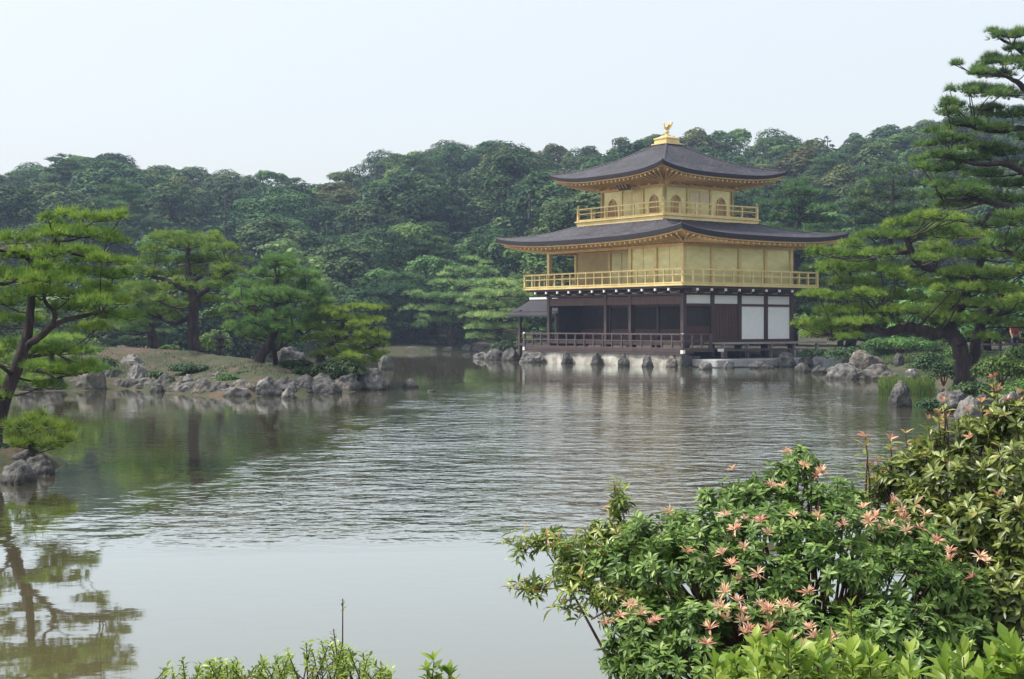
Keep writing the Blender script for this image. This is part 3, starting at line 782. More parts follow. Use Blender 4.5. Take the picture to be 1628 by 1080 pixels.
for Y in (LN+1.3,LN+4.3): q.box(1.0,4.0,Y-.05,Y+.05,2.85,2.97)
q.box(.97,1.03,LN+1.3,LN+4.3,1.65,1.72); q.box(.97,1.03,LN+1.3,LN+4.3,1.40,1.45); q.box(1.0,4.0,LN+4.27,LN+4.33,1.65,1.72)
q.build('porch_frame', M['wood'], pav)
# --- stone foundation and landing
def rough_block(x0,x1,y0,y1,z0,z1,mat,name,parent,amp=0.04,seg=6):
    r=random.Random(int((x0+y0)*97+7)); q=MB(); q.box(x0,x1,y0,y1,z0,z1)
    me=bpy.data.meshes.new(name); me.from_pydata(q.v,[],q.f)
    import bmesh
    bm=bmesh.new(); bm.from_mesh(me); bmesh.ops.subdivide_edges(bm,edges=bm.edges[:],cuts=seg,use_grid_fill=True)
    for v in bm.verts:
        v.co += Vector((r.uniform(-amp,amp),r.uniform(-amp,amp),r.uniform(-amp,amp)*.6))
    bm.to_mesh(me); bm.free(); me.materials.append(mat); me.polygons.foreach_set('use_smooth',[True]*len(me.polygons))
    o=bpy.data.objects.new(name,me); link(o,parent); return o
fd=empty('stone_foundation',(PX,PY,0),PA); tag(fd,'pale cut stone retaining blocks along the water under the pavilion veranda','foundation')
ys=[-0.9,1.7,3.7,6.1,8.8,12.6]
for a,b_ in zip(ys[:-1],ys[1:]): rough_block(-1.0,-0.2,a+.12,b_-.12,-0.5,0.66,M['stone'],'block',fd)
rough_block(-0.88,0.3,-1.0,12.8,-0.6,0.58,M['rock_dark'],'core',fd,0.03,9)
pl=empty('stone_landing',(PX,PY,0),PA); tag(pl,'low flat stone landing at the right side of the pavilion above the water','landing')
rough_block(-0.3,7.6,-2.9,-0.3,0.02,0.42,M['stone_top'],'slab',pl,0.015,8)
rough_block(-0.1,7.5,-2.7,-0.3,-.6,0.0,M['rock_dark'],'core',pl,0.03,5)
sp=empty('stone_steps',(PX,PY,0),PA); tag(sp,'pale stone slabs stepping down beside the right end of the pavilion deck','steps')
rough_block(7.9,9.7,-3.2,-2.1,-.2,0.40,M['stone_top'],'slab',sp,0.03,5)
rough_block(7.9,9.9,-2.08,-1.2,-.2,0.62,M['stone_top'],'slab',sp,0.03,5)
rough_block(8.0,9.8,-1.18,-.2,.2,0.85,M['stone_top'],'slab',sp,0.03,5)
# ------------------------------------------------------------------ rocks
import bmesh
from mathutils import noise as mnoise
def rock(px, pyb, w, h, label, mat='rock', d=None, seed=None, deep=0.35, name='rock', group=None, tilt=0.0, pw=1.0):
    """rock whose foot is seen at (px,pyb); w,h in photograph pixels"""
    d = d or CAMZ*FOC/(pyb-HY)
    c = P(px, pyb, d); k = d/FOC
    a, b, hh = w*k/2, w*k/2*0.8, h*k
    r = random.Random(seed if seed is not None else int(px*13+pyb*7))
    bm = bmesh.new(); bmesh.ops.create_icosphere(bm, subdivisions=5, radius=1)
    off = Vector((r.uniform(-50,50), r.uniform(-50,50), r.uniform(-50,50)))
    planes = []
    for i in range(13):
        n = Vector((r.gauss(0,1), r.gauss(0,1), r.gauss(0.15,.8))).normalized(); planes.append((n, r.uniform(0.66, 0.98)))
    for v in bm.verts:
        p = v.co.normalized(); q = p.copy()
        for n, dd in planes:
            t = q.dot(n)
            if t > dd: q -= n*(t-dd)*0.85
        s = 1 + 0.20*mnoise.noise(p*1.5+off) + 0.10*mnoise.noise(p*4+off) + 0.06*mnoise.noise(p*9+off) + 0.03*mnoise.noise(p*20+off)
        v.co = q*s
    zmx = max(v.co.z for v in bm.verts); xmx = max(abs(v.co.x) for v in bm.verts)
    for v in bm.verts:
        x, y, z = v.co
        z = z/zmx; x = x/xmx
        if z < 0: z *= deep*1.2
        v.co = Vector((x*a + tilt*z*a, y*b, z*hh))
    me = bpy.data.meshes.new(name); bm.to_mesh(me); bm.free()
    me.polygons.foreach_set('use_smooth', [True]*len(me.polygons)); me.materials.append(M[mat])
    o = bpy.data.objects.new(name, me); link(o); o.location = (c.x, c.y+b*0.9, c.z-0.02)
    tag(o, label, 'rock', group); return o

RK = [
 # left island, front edge
 (62,613,60,26,'low brown rock at the water under the leftmost pine foliage','rock_warm'),
 (108,614,50,26,'dark rock beneath the low pine branches at the left end of the island','rock_dark'),
 (104,618,24,14,'small pale rock at the waterline below the low pine branches','rock_pale'),
 (163,617,66,34,'wide dark boulder at the water beneath the low pine branches of the island','rock_dark'),
 (216,618,46,40,'tall pale topped rock on the island edge below the rounded boulder','rock_pale'),
 (247,624,26,22,'small blocky rock at the waterline right of the tall pale rock','rock'),
 (272,622,26,16,'small low brown rock left of the upright pale stone','rock_warm'),
 (293,624,28,30,'upright pale flat topped stone at the island waterline','rock_pale'),
 (331,626,36,14,'flat low stone at the waterline below the bare island slope','rock_warm'),
 (374,631,42,17,'flat low pale stone at the island waterline left of the large boulder','rock_pale'),
 (423,630,50,32,'rounded grey boulder on the island shore below the leaning pine trunk','rock'),
 (458,634,26,20,'small white streaked rock standing in the water before the island','rock_pale'),
 (500,627,84,34,'long dark grey boulder along the island shore right of the rounded boulder','rock_dark'),
 (545,623,56,30,'dark flat faced rock between the long boulder and the island tip','rock_dark'),
 (587,621,54,36,'pale topped rock at the right tip of the island','rock'),
 (652,617,26,16,'small lone rock with pale patches in open water right of the island','rock_pale'),
 (686,623,18,4,'tiny flat stone barely above water beside the lone rock','rock_pale'),
 (613,588,26,26,'blue grey upright pointed rock in the water behind the island tip','rock'),
]
for t in RK: rock(*t)
# on the island
rock(208,585,44,24,'rounded pale boulder resting on the brown slope of the island','rock_pale',d=52)
rock(345,600,20,10,'pale stone half hidden by a low tuft of plants on the island slope','rock_pale',d=47)
rock(458,580,56,30,'broad blue grey rock behind the leaning pine on the island','rock',d=54)
rock(517,580,26,26,'small pale upright rock among the low branches at the right of the island','rock_pale',d=52)
rock(100,580,40,16,'rock half hidden behind the low pine branches at the left','rock',d=57)
rock(190,566,40,18,'grey stone at the back of the island left of the rounded boulder','rock',d=60)
# near left point
rock(18,772,66,42,'dark rounded rock at the left edge below the small pine bush','rock_dark',d=19.6)
rock(58,758,56,36,'dark grey boulder at the right end of the near left rocks','rock_dark',d=20.6)
rock(30,738,80,24,'grey rock under the small pine bush on the near left point','rock_dark',d=21.4)
rock(28,766,18,24,'small upright rock wedged between the two near left boulders','rock_dark',d=19.4)
# far shore
for t in [(766,571,30,12,'pale low rock at the far left of the rocks beside the fishing porch','rock_pale'),
          (785,573,34,20,'grey rock second from the left beside the fishing porch','rock'),
          (812,574,34,22,'dark grey rock just left of the pavilion foundation','rock_dark'),
          (846,577,42,18,'craggy pale rock under the left end of the pavilion veranda','rock_pale'),
          (901,578.5,22,20,'dark upright stone between the first two foundation blocks','rock_dark'),
          (948,580,22,20,'dark upright stone under the middle of the veranda left of the pale blocks','rock_dark'),
          (992,582,21,20,'dark rock between the third and fourth foundation blocks','rock'),
          (1031,583.5,23,20,'brown rounded rock at the water left of the corner foundation block','rock_dark'),
          (1072,584,26,20,'brown boulder at the corner of the pavilion foundation','rock_warm'),
          (1124,588,24,14,'small pale rock in the water below the left part of the stone landing','rock_pale'),
          (1160,586,22,13,'small grey rock in the water below the middle of the stone landing','rock'),
          (1213,586,44,14,'dark low rock at the foot of the stone landing near its right end','rock_dark'),
          (1252,584,34,26,'angular grey rock between the stone landing and the pale steps','rock'),
          (1283,583,30,18,'dark rock at the water below the pale stone steps','rock_dark')]:
    rock(*t)
rock(690,556,60,7,'low pale stones on the sandy far shore under the leaning trunk','rock_warm',d=119)
# right shore
rock(1345,604,66,27,'large rounded grey boulder left of its twin on the right shore','rock',d=57)
rock(1398,604,80,26,'broad brown boulder beside the reeds on the right shore','rock_warm',d=56.5)
rock(1431,580,18,20,'small dark headstone shaped rock standing behind the broad brown boulder','rock_dark',d=62)
rock(1385,585,60,30,'pale brown slanting rock behind the two large right shore boulders','rock_warm',d=61,tilt=-0.3)
rock(1453,600,26,15,'pale grey rock at the water behind the green reeds','rock_pale',d=55)
rock(1435,648,38,44,'dark pitted upright rock standing in the water before the reeds','rock_dark',deep=0.6)
rock(1520,645,50,26,'grey mossy rock at the foot of the right hand twin trunk pine','rock',d=36)
rock(1545,668,54,40,'pale pointed rock behind the red tipped shrub','rock_pale',d=30)
rock(1570,650,40,24,'dark rock behind the pale pointed rock on the right shore','rock_dark',d=35)
rock(1612,670,50,50,'pinkish pale rock at the right edge above the red tipped shrub','rock_pale',d=27)
rock(1506,690,40,18,'low dark rock in shadow at the right shore near the shrub tips','rock_dark',d=26)

# shore rocks that edge the water between the ones above
def edge_rocks(p0, p1, n, label, mats, smin, smax, seed, jy=0.3):
    r = random.Random(seed)
    for i in range(n):
        t = (i+r.uniform(.2,.8))/n; x = p0[0]*(1-t)+p1[0]*t; y = p0[1]*(1-t)+p1[1]*t
        lo, hi = y-4, y+4
        for q in np.arange(y-4, y+4, .1):      # first land met going away from the camera
            if gz(x, q) > 0.05: break
        s = r.uniform(smin, smax); pb = HY + CAMZ*FOC/(q+r.uniform(-.1,jy))
        rock(px_of(x, q), pb, s*FOC/q, s*r.uniform(.4,.65)*FOC/q, label, r.choice(mats), seed=seed*31+i, group=label)
edge_rocks((-19.5,45.5),(-5.6,48.5),21,'small rock in the row edging the front shore of the island',('rock_dark','rock','rock_dark','rock_warm'),.55,1.3,5)
edge_rocks((-9.2,20),(-7.9,20),3,'small rock at the water on the near left point',('rock_dark','rock'),.4,.7,6)
edge_rocks((-13,116),(-2,115),9,'small pale rock edging the far sandy shore',('rock_warm','rock'),.6,1.6,7)
edge_rocks((13.6,62),(15.4,58),3,'small rock between the two boulders on the right shore',('rock_dark','rock_warm'),.5,.9,8)
# ------------------------------------------------------------------ foliage materials
M['pine_near'] = leaf_mat('pine_needles_bright', [(0.0,(0.0675,0.1375,0.0234)),(0.5,(0.1620,0.2687,0.0390)),(1.0,(0.2970,0.4000,0.0585))], 0.35, 0.5, 0.01, 0.1)
M['pine_mid'] = leaf_mat('pine_needles_green', [(0.0,(0.0435,0.1040,0.0350)),(0.5,(0.1087,0.2145,0.0560)),(1.0,(0.2030,0.3250,0.0770))], 0.32, 0.5, 0.015, 0.12)
M['pine_dark'] = leaf_mat('pine_needles_dark', [(0.0,(0.0280,0.0750,0.0312)),(0.5,(0.0672,0.1438,0.0520)),(1.0,(0.1330,0.2250,0.0650))], 0.3, 0.5, 0.015, 0.15)
M['broad'] = leaf_mat('broadleaf_foliage', [(0.0,(0.0168,0.0432,0.0196)),(0.5,(0.0504,0.1020,0.0391)),(1.0,(0.1380,0.2100,0.0747))], 0.25, 0.5, 0.035, 0.35, nscale=0.35, spec=0.08)
M['broad_olive'] = leaf_mat('olive_broadleaf_foliage', [(0.0,(0.0385,0.0575,0.0176)),(0.5,(0.0935,0.1207,0.0396)),(1.0,(0.1870,0.2070,0.0770))], 0.25, 0.5, 0.02, 0.3, nscale=0.4, spec=0.08)
M['broad_light'] = leaf_mat('fresh_broadleaf_foliage', [(0.0,(0.0486,0.1170,0.0374)),(0.5,(0.1216,0.2340,0.0673)),(1.0,(0.2430,0.3666,0.1196))], 0.3, 0.5, 0.02, 0.2, nscale=0.4, spec=0.08)
M['spring'] = leaf_mat('pale_spring_foliage', [(0.0,(0.1015,0.1890,0.0600)),(0.5,(0.2320,0.3645,0.1200)),(1.0,(0.4350,0.5670,0.2040))], 0.4, 0.5, 0.01, 0.08)
M['broad_bright'] = leaf_mat('young_broadleaf_foliage', [(0.0,(0.0765,0.1600,0.0476)),(0.5,(0.1445,0.2720,0.0765)),(1.0,(0.2380,0.3840,0.1190))], 0.35, 0.5, 0.02, 0.12)
M['conifer'] = leaf_mat('cedar_foliage', [(0.0,(0.0132,0.0368,0.0220)),(0.5,(0.0286,0.0667,0.0330)),(1.0,(0.0528,0.0978,0.0418))], 0.2, 0.6, 0.02, 0.25, spec=0.08)

# ------------------------------------------------------------------ pines with layered pads
def pad_tufts(acc, c, a, b, h, t, dens=1.0, tuft=TUFT, spread=0.5):
    """one foliage pad: a low dome made of uneven sub-clumps, filled with needle tufts"""
    k = max(4, int(5*a/max(h, .2)*0.6)); k = min(k, 16)
    for i in range(k):
        ph = RNG.random()*6.283; rr = math.sqrt(RNG.random())*0.78
        cc = np.array([c[0]+a*rr*math.cos(ph), c[1]+b*rr*math.sin(ph), c[2]+h*(0.25*RNG.random()-0.30*rr)])
        s = 0.30+0.25*RNG.random(); sa, sb, sh = a*s, b*s, h*(0.42+0.3*RNG.random())
        n = int(dens*2.6*math.pi*sa*sb/(t*t)*0.55)+4
        u = unit(RNG.normal(size=(n, 3))); u[:, 2] = np.abs(u[:, 2])*1.0 - 0.25*RNG.random(n)
        rad = 0.55+0.45*RNG.random(n)**0.5
        p = cc + u*rad[:, None]*np.array([sa, sb, sh])
        Z = unit(u*np.array([spread, spread, 0.6]) + np.array([0, 0, 0.75]) + RNG.normal(size=(n, 3))*0.25)
        X, Y, Z = frames(Z)
        lum = np.clip(0.25+0.5*RNG.random(n) + 0.25*RNG.standard_normal(), 0, 1)
        V, F, R = scatter(*tuft, p, X, Y, Z, t*(0.8+0.5*RNG.random(n)), lum)
        acc.add(V, F, R)

def smooth_path(pts, n=3):
    """Catmull-Rom through (Vector, radius)"""
    out = []
    for i in range(len(pts)-1):
        p0 = pts[max(i-1,0)]; p1 = pts[i]; p2 = pts[i+1]; p3 = pts[min(i+2,len(pts)-1)]
        for j in range(n):
            t = j/n
            v = 0.5*((2*p1[0]) + (p2[0]-p0[0])*t + (2*p0[0]-5*p1[0]+4*p2[0]-p3[0])*t*t + (3*p1[0]-p0[0]-3*p2[0]+p3[0])*t**3)
            out.append((v, p1[1]*(1-t)+p2[1]*t))
    out.append(pts[-1]); return out

def pine(label, d, trunk, limbs, pads, t, mat='pine_mid', bark='bark', dens=1.0, group=None, name='pine_tree', extra=0.0, seed=1, depthk=0.85, tuft=TUFT, twn=5):
    """trunk/limbs: lists of (px,py,dd,radius_px); pads: (px,py,w,h[,dd]) in photograph pixels at distance d"""
    r = random.Random(seed); k = d/FOC
    root_p = P(trunk[0][0], trunk[0][1], d+trunk[0][2])
    root = empty(name, root_p); tag(root, label, 'tree', group)
    mb = MB(); nodes = []
    def run(path, n=4):
        pts = [(P(a, b, d+dd), rad*k) for a, b, dd, rad in path]
        pts = smooth_path(pts, n)
        pts = [(v + Vector((r.gauss(0,1), r.gauss(0,1), r.gauss(0,1)))*rad*0.12, rad) for v, rad in pts]
        mb.tube([v - root_p for v, _ in pts], [max(rad, 0.006) for _, rad in pts], 8)
        nodes.extend(pts)
    run(trunk)
    for l in limbs: run(l)
    acc = NP(); base = list(nodes)
    allp = []
    for pd in pads:
        px, py, w, h = pd[:4]; dd = pd[4] if len(pd) > 4 else r.uniform(-0.35, 0.35)*w*k
        allp.append((px, py, w, h, dd))
    for _ in range(int(extra*len(pads))):   # fill the tree's depth: pads behind and before those seen edge-on
        px, py, w, h = r.choice(pads)[:4]
        allp.append((px+r.uniform(-.5,.5)*w, py+r.uniform(-.5,.8)*h, w*r.uniform(.5,.85), h*.9, r.choice((-1,1))*r.uniform(.6,1.5)*w*k))
    for px, py, w, h, dd in allp:
        c = P(px, py, d+dd); a = w*k/2; b = a*depthk; hh = h*k
        pad_tufts(acc, np.array(c)-np.array(root_p) - np.array([0,0,hh*0.25]), a, b, hh*0.8, t, dens, tuft)
        foot = c - Vector((0, 0, hh*0.35))
        # branch from the nearest woody node, then fanning twigs
        best = min(base, key=lambda q: (q[0]-foot).length + max(0, q[0].z-foot.z)*1.5)
        s = best[0]; L_ = (foot-s).length
        r0 = min(best[1]*0.6, 0.012*L_+0.006+0.010*a)
        mid = s.lerp(foot, .5) + Vector((r.uniform(-.1,.1), r.uniform(-.1,.1), r.uniform(-.12,.04)))*L_
        pts = smooth_path([(s, r0), (mid, r0*.8), (foot, r0*.55)], 4)
        mb.tube([v-root_p for v, _ in pts], [q for _, q in pts], 6, cap=False)
        for j in range(twn):
            ph = r.random()*6.283; rr = r.uniform(.4,.85)
            e = c + Vector((a*rr*math.cos(ph), b*rr*math.sin(ph), -hh*0.1))
            m2 = foot.lerp(e, .5) + Vector((0,0,-hh*.08))
            mb.tube([foot-root_p, m2-root_p, e-root_p], [r0*.5, r0*.35, r0*.15], 4, cap=False)
    mb.build('trunk', M[bark], root, smooth=True)
    acc.build('crown', M[mat], root)
    return root

# near left pine, leaning in from the left point
pine('tall near pine leaning right from the left edge with spreading flat layers', 22.0,
 [(-14,730,0,13.7),(-8,705,0,12.2),(2,655,0,11.5),(20,600,0,10.8),(40,550,0,9.7),(48,510,0,7.2),(50,460,.1,6.1),(58,430,.1,5.8),(72,410,.1,4.7),(84,392,0,4.0),(90,372,0,2.9)],
 [[(40,552,0,6.5),(62,537,-.1,5.8),(82,520,-.1,5.4),(100,510,0,4.3),(130,503,.1,3.6),(165,495,.1,2.2)],
  [(80,522,-.1,4.3),(88,500,-.2,4.0),(74,484,-.2,3.2),(70,470,-.2,2.2)],
  [(38,570,0,3.6),(60,566,.3,2.9),(88,563,.4,1.8)],[(36,578,0,2.9),(60,585,-.4,2.5),(85,600,-.6,1.4)],
  [(50,455,.1,4.3),(28,446,.3,3.6),(5,452,.4,2.9),(-30,450,.5,2.2)],[(60,430,.1,4.3),(40,408,-.2,3.6),(10,398,-.3,2.9),(-30,402,-.3,2.2)],
  [(86,398,0,3.2),(110,402,.2,2.9),(140,408,.3,2.2),(165,402,.4,1.4)],[(92,384,0,2.9),(96,405,.2,2.2)],
  [(22,600,0,3.6),(5,585,-.3,2.9),(-25,570,-.4,2.2)]],
 [(104,334,64,26),(150,345,90,22),(192,341,50,20),(84,362,88,26),(130,368,130,28),(178,382,60,16),(28,378,84,28),(-10,384,70,30),(20,402,80,22),(70,392,50,18),
  (118,398,110,18,.9),(165,412,90,18,.7),(60,414,70,22,.9),(110,430,120,22,.8),(180,436,80,20,.6),(30,434,100,24,.5),(80,440,120,26,-.7),
  (-5,430,80,34),(60,462,110,28,-.5),(110,466,100,28,-.3),(160,458,80,24,.3),(10,474,100,34,.2),(190,478,60,20,.4),(130,488,90,22,.5),(170,500,80,20,.3),(205,504,50,16,.2),
  (30,505,80,20,.7),(-8,505,50,30),(150,520,70,18,.5),(20,545,60,20,.7),(100,556,100,24,.6),(0,570,60,28),(65,585,80,22,-.2),(115,588,90,22,.5),(150,578,60,16,.7),(20,610,60,22,.6),(60,612,80,18,.2),(0,630,50,20)],
 0.135, 'pine_near', dens=1.25, extra=0.4, seed=3)

pine('small pine bush growing on the near left rocks at the water', 21.2,
 [(58,728,0,6),(52,712,0,6),(46,700,0,5),(52,685,0,4),(60,672,0,3)],
 [[(48,705,0,4),(70,700,0,3.5),(95,698,0,2)],[(50,700,0,4),(35,700,0,3),(22,705,0,2)]],
 [(55,662,50,18),(30,676,50,18),(75,676,60,18),(50,690,70,20,.1),(95,698,50,14),(28,706,40,14),(80,710,50,14),(60,702,40,14,-.2),(110,700,24,8)],
 0.15, 'pine_near', dens=1.2, extra=0.3, seed=5)

# island pines
pine('broad umbrella shaped pine standing upright in the middle of the island', 56,
 [(310,560,0,11),(308,530,0,9),(307,500,0,8.5),(309,480,0,8),(305,465,0,7),(300,440,0,5),(298,415,0,4),(300,395,0,3)],
 [[(307,500,0,4),(280,515,.3,3.5),(258,508,.5,2.5)],[(309,475,0,5),(330,460,-.2,4),(352,440,-.3,3),(370,430,-.3,2)],[(306,468,0,5),(285,455,0,4),(260,445,.2,3),(240,440,.3,2)],
  [(303,455,0,4),(320,440,0,3),(345,438,0,2)]],
 [(262,377,50,18),(300,374,74,20),(335,378,50,18),(250,394,70,20),(305,390,80,22),(355,392,60,20),(375,410,44,18),(240,412,70,20),(280,412,80,20),(325,410,90,20),(365,426,60,18),
  (228,432,64,20),(262,434,70,20),(310,430,70,20,.8),(350,440,60,18),(220,452,56,18),(250,458,80,20),(290,455,80,18,.8),(330,452,70,18,-.8),(370,448,40,16),
  (210,470,44,16),(240,478,80,18),(275,482,60,18),(330,476,90,16,1.2),(220,494,50,14),(255,496,60,14),(285,505,50,12,1.0),(345,500,40,12,1.5)],
 0.21, 'pine_near', dens=1.2, extra=0.6, seed=8)
pine('thick trunked pine behind and left of the umbrella shaped island pine', 62,
 [(246,558,0,10),(243,535,0,8),(240,515,0,7),(238,495,0,6),(230,470,0,4)],
 [[(240,510,0,4),(215,500,.3,3),(195,500,.4,2)],[(240,505,0,4),(262,498,-.2,3)]],
 [(205,430,60,18),(180,445,50,16),(215,455,60,20),(185,470,60,18),(210,485,70,20),(175,495,50,16),(205,510,70,16),(245,505,50,14),(180,520,50,14),(150,500,40,14),(225,525,40,12)],
 0.27, 'pine_mid', dens=1.1, extra=0.4, seed=9)
pine('rounded dense pine with a leaning dark trunk near the island centre', 50,
 [(410,585,0,9),(418,562,0,8),(428,545,0,7.5),(436,525,0,7),(440,500,0,6),(438,470,0,5),(440,440,0,3)],
 [[(436,528,0,5),(450,515,-.2,4),(470,522,-.3,3),(482,532,-.3,2)],[(438,505,0,4),(415,495,0,3),(395,490,0,2)],[(440,490,0,4),(465,475,0,3),(490,470,0,2)],[(428,545,0,4),(436,560,.6,4),(438,578,.8,5)]],
 [(435,417,60,18),(465,420,50,16),(410,432,60,20),(450,435,80,20),(492,436,50,18),(395,450,50,18),(430,452,80,22),(475,452,70,20),(505,460,44,18),(385,470,50,18),(420,474,80,22),(465,474,80,22),(505,482,44,18),
  (378,490,50,18),(410,496,60,20),(450,498,80,22,-1),(490,500,60,20),(390,514,60,18),(425,520,70,18,-1),(465,520,70,18,-.8),(500,512,40,14),(400,532,44,14),(380,520,40,14),(455,538,60,14,.8),(515,470,20,10)],
 0.20, 'pine_mid', dens=1.4, extra=1.5, seed=12)
pine('low spreading pale green pine drooping over the right tip of the island', 50,
 [(505,592,0,7),(510,570,0,6),(522,552,0,5),(535,535,0,4),(545,515,0,3),(540,495,0,2.5)],
 [[(515,560,0,4),(545,566,-.3,3.5),(575,560,-.4,2.5),(605,545,-.5,1.5)],[(530,540,0,3.5),(560,535,0,3),(595,520,0,1.5)],[(510,568,0,4),(530,585,-.4,3),(560,592,-.5,1.5)]],
 [(530,492,60,12),(565,488,60,10),(600,490,44,10),(520,505,70,14),(560,505,60,12),(595,508,40,10),(510,520,60,14),(550,522,70,14),(590,525,50,12),(500,538,50,14),(540,540,70,14),(578,542,60,12),(605,548,30,10),
  (560,556,80,14),(600,560,36,10),(525,560,60,14),(560,572,60,14,-.8),(585,572,40,10),(530,582,60,16,-1),(560,590,50,12,-1.2),(545,575,60,14,-1.2),(590,535,60,10)],
 0.18, 'pine_near', dens=1.3, extra=0.7, seed=14)
pine('low pine whose branches hang over the left end of the island', 44,
 [(95,612,0,7),(90,595,0,6),(84,575,0,5),(80,555,0,4),(76,530,0,3)],
 [[(86,580,0,4),(110,578,0,3),(140,585,0,2)],[(84,572,0,4),(60,575,0,3),(35,580,0,2)]],
 [(60,535,60,18),(100,535,70,18),(40,552,70,18),(85,552,80,18),(130,556,70,16),(30,572,70,18),(70,576,80,18),(115,574,80,18),(150,584,50,14),(40,592,60,16),(80,594,70,16),(120,590,70,14),(165,588,30,10),(10,585,50,18)],
 0.18, 'pine_near', dens=1.3, extra=0.8, seed=15)

# right shore pines
pine('big twin trunk pine on the right shore with one long bough reaching left', 45,
 [(1534,614,0,17),(1532,585,0,14),(1528,560,0,13),(1520,540,0,12),(1510,526,0,11),(1514,505,.1,9),(1530,480,.2,8),(1545,450,.2,7),(1560,415,.2,6),(1565,380,.2,4),(1560,350,.2,3)],
 [[(1512,527,0,11),(1490,529,-.1,10),(1465,527,-.2,9.5),(1448,520,-.2,9),(1430,523,-.2,8),(1410,528,-.2,6.5),(1380,524,-.3,5),(1350,530,-.3,4),(1322,534,-.3,2.5)],
  [(1540,598,.3,10),(1546,570,.5,10),(1552,545,.6,9),(1560,515,.7,8),(1580,480,.8,6),(1610,455,.8,4)],
  [(1545,450,.2,6),(1515,440,.1,5.5),(1492,430,0,6),(1470,424,-.1,6.5),(1455,412,-.1,6),(1447,395,-.1,5),(1440,378,-.1,3.5)],
  [(1450,400,-.1,4),(1425,402,-.2,3.5),(1400,405,-.2,2)],[(1560,515,.7,5),(1590,500,.5,4),(1625,490,.5,3)],[(1446,520,-.2,5),(1425,508,-.2,4),(1400,500,-.2,2)]],
 [(1440,352,80,22),(1480,345,90,22),(1525,345,70,22),(1400,372,80,22),(1360,385,70,22),(1450,372,90,24),(1500,370,100,24),(1550,372,80,26),(1600,380,80,28),(1330,402,70,20),(1370,404,80,22),(1320,420,60,18),(1420,398,60,18,.8),
  (1480,398,90,20,.8),(1530,400,90,24,.6),(1580,402,80,24),(1625,400,60,30),(1350,425,90,22),(1400,425,80,20),(1435,440,70,18,.8),(1540,430,100,24,-.6),(1595,432,90,26),(1630,425,50,30),(1325,445,70,18),(1370,448,80,18),(1490,450,90,22,.4),
  (1560,455,100,26,-.6),(1610,460,80,26,-.3),(1300,465,60,16),(1345,470,80,16),(1400,465,90,20,.7),(1450,470,90,22,.8),(1510,475,100,24,.6),(1575,480,100,24,-.6),(1620,490,70,24),
  (1330,492,80,20),(1380,490,90,24),(1430,492,90,24),(1480,498,100,24),(1300,508,60,20),(1340,512,90,22),(1390,508,80,20,-.5),(1288,520,44,14),(1320,525,70,14),(1360,520,60,12),(1530,505,90,22,-.5),(1580,508,80,20,.5),(1620,515,50,18,.8),(1560,530,50,14,.8),(1500,512,70,16,.5),(1270,515,30,10)],
 0.19, 'pine_near', dens=1.35, extra=0.75, seed=21)
pine('tallest pine at the right edge rising above the skyline with ragged layers', 38,
 [(1700,640,0,20),(1696,560,0,18),(1690,450,0,16),(1682,350,0,14),(1670,250,0,12),(1660,160,0,9),(1650,90,0,6),(1640,45,0,3)],
 [[(1662,190,0,6),(1628,140,-.2,5),(1606,125,-.2,3),(1590,118,-.2,2)],[(1668,240,0,6),(1630,205,0,5),(1590,210,.2,3),(1550,205,.2,2)],
  [(1680,330,0,7),(1640,285,-.2,6),(1600,262,-.3,5),(1560,262,-.3,3.5),(1510,250,-.3,2)],[(1684,380,0,8),(1630,340,-.3,6),(1590,325,-.4,5),(1545,318,-.4,3.5),(1500,320,-.4,2)],[(1655,110,0,4),(1620,80,0,3),(1590,62,0,2)],
  [(1690,450,0,8),(1650,420,-.6,6),(1600,400,-.8,4)],[(1590,325,-.4,4),(1570,345,-.4,3.5),(1560,360,-.4,2)]],
 [(1600,58,50,10),(1640,52,50,14),(1580,50,26,6),(1615,72,30,10),(1575,90,40,10),(1600,98,70,14),(1640,100,60,18),(1550,108,40,10),(1585,118,70,12),(1525,102,16,5),
  (1540,138,50,12),(1585,146,80,16),(1630,150,60,18),(1510,142,30,8),(1520,168,60,12),(1560,172,70,14),(1610,180,80,18),(1505,180,40,8),(1530,196,70,14),(1580,205,80,16),(1490,208,50,12),(1625,215,60,20),
  (1515,222,80,16),(1475,228,50,12),(1560,232,80,16),(1600,240,80,18),(1490,245,70,14),(1535,252,80,16),(1465,262,40,12),(1500,268,80,14),(1620,262,60,20),(1560,275,80,16,.6),(1600,290,90,20),(1535,295,70,14),(1495,290,60,12),
  (1500,308,70,14),(1545,308,90,16),(1590,315,90,18),(1625,320,60,24),(1520,325,60,12),(1615,345,80,22,-.5),(1580,355,80,20,-.6),(1620,375,70,26,-.8),(1625,410,70,24,-.8),(1590,385,70,20,-.9)],
 0.19, 'pine_mid', dens=1.3, extra=0.9, seed=23)
pine('soft pale pine directly behind the right end of the pavilion balcony', 84,
 [(1352,560,0,9),(1350,520,0,8),(1346,480,0,6),(1350,440,0,4),(1352,400,0,2)],
 [[(1348,490,0,3),(1320,475,0,2)],[(1348,470,0,3),(1375,455,0,2)]],
 [(1350,395,60,20),(1325,410,60,20),(1375,412,60,20),(1300,428,60,18),(1345,430,80,20),(1390,435,60,20),(1310,450,70,20),(1355,455,80,20),(1290,472,60,18),(1330,475,80,20),(1375,480,80,20),(1300,495,70,18),(1345,500,80,18),(1390,505,60,18),(1290,515,60,16),(1330,522,80,16),(1380,525,70,14)],
 0.36, 'pine_mid', dens=1.0, extra=0.5, seed=25, tuft=TUFT_S)
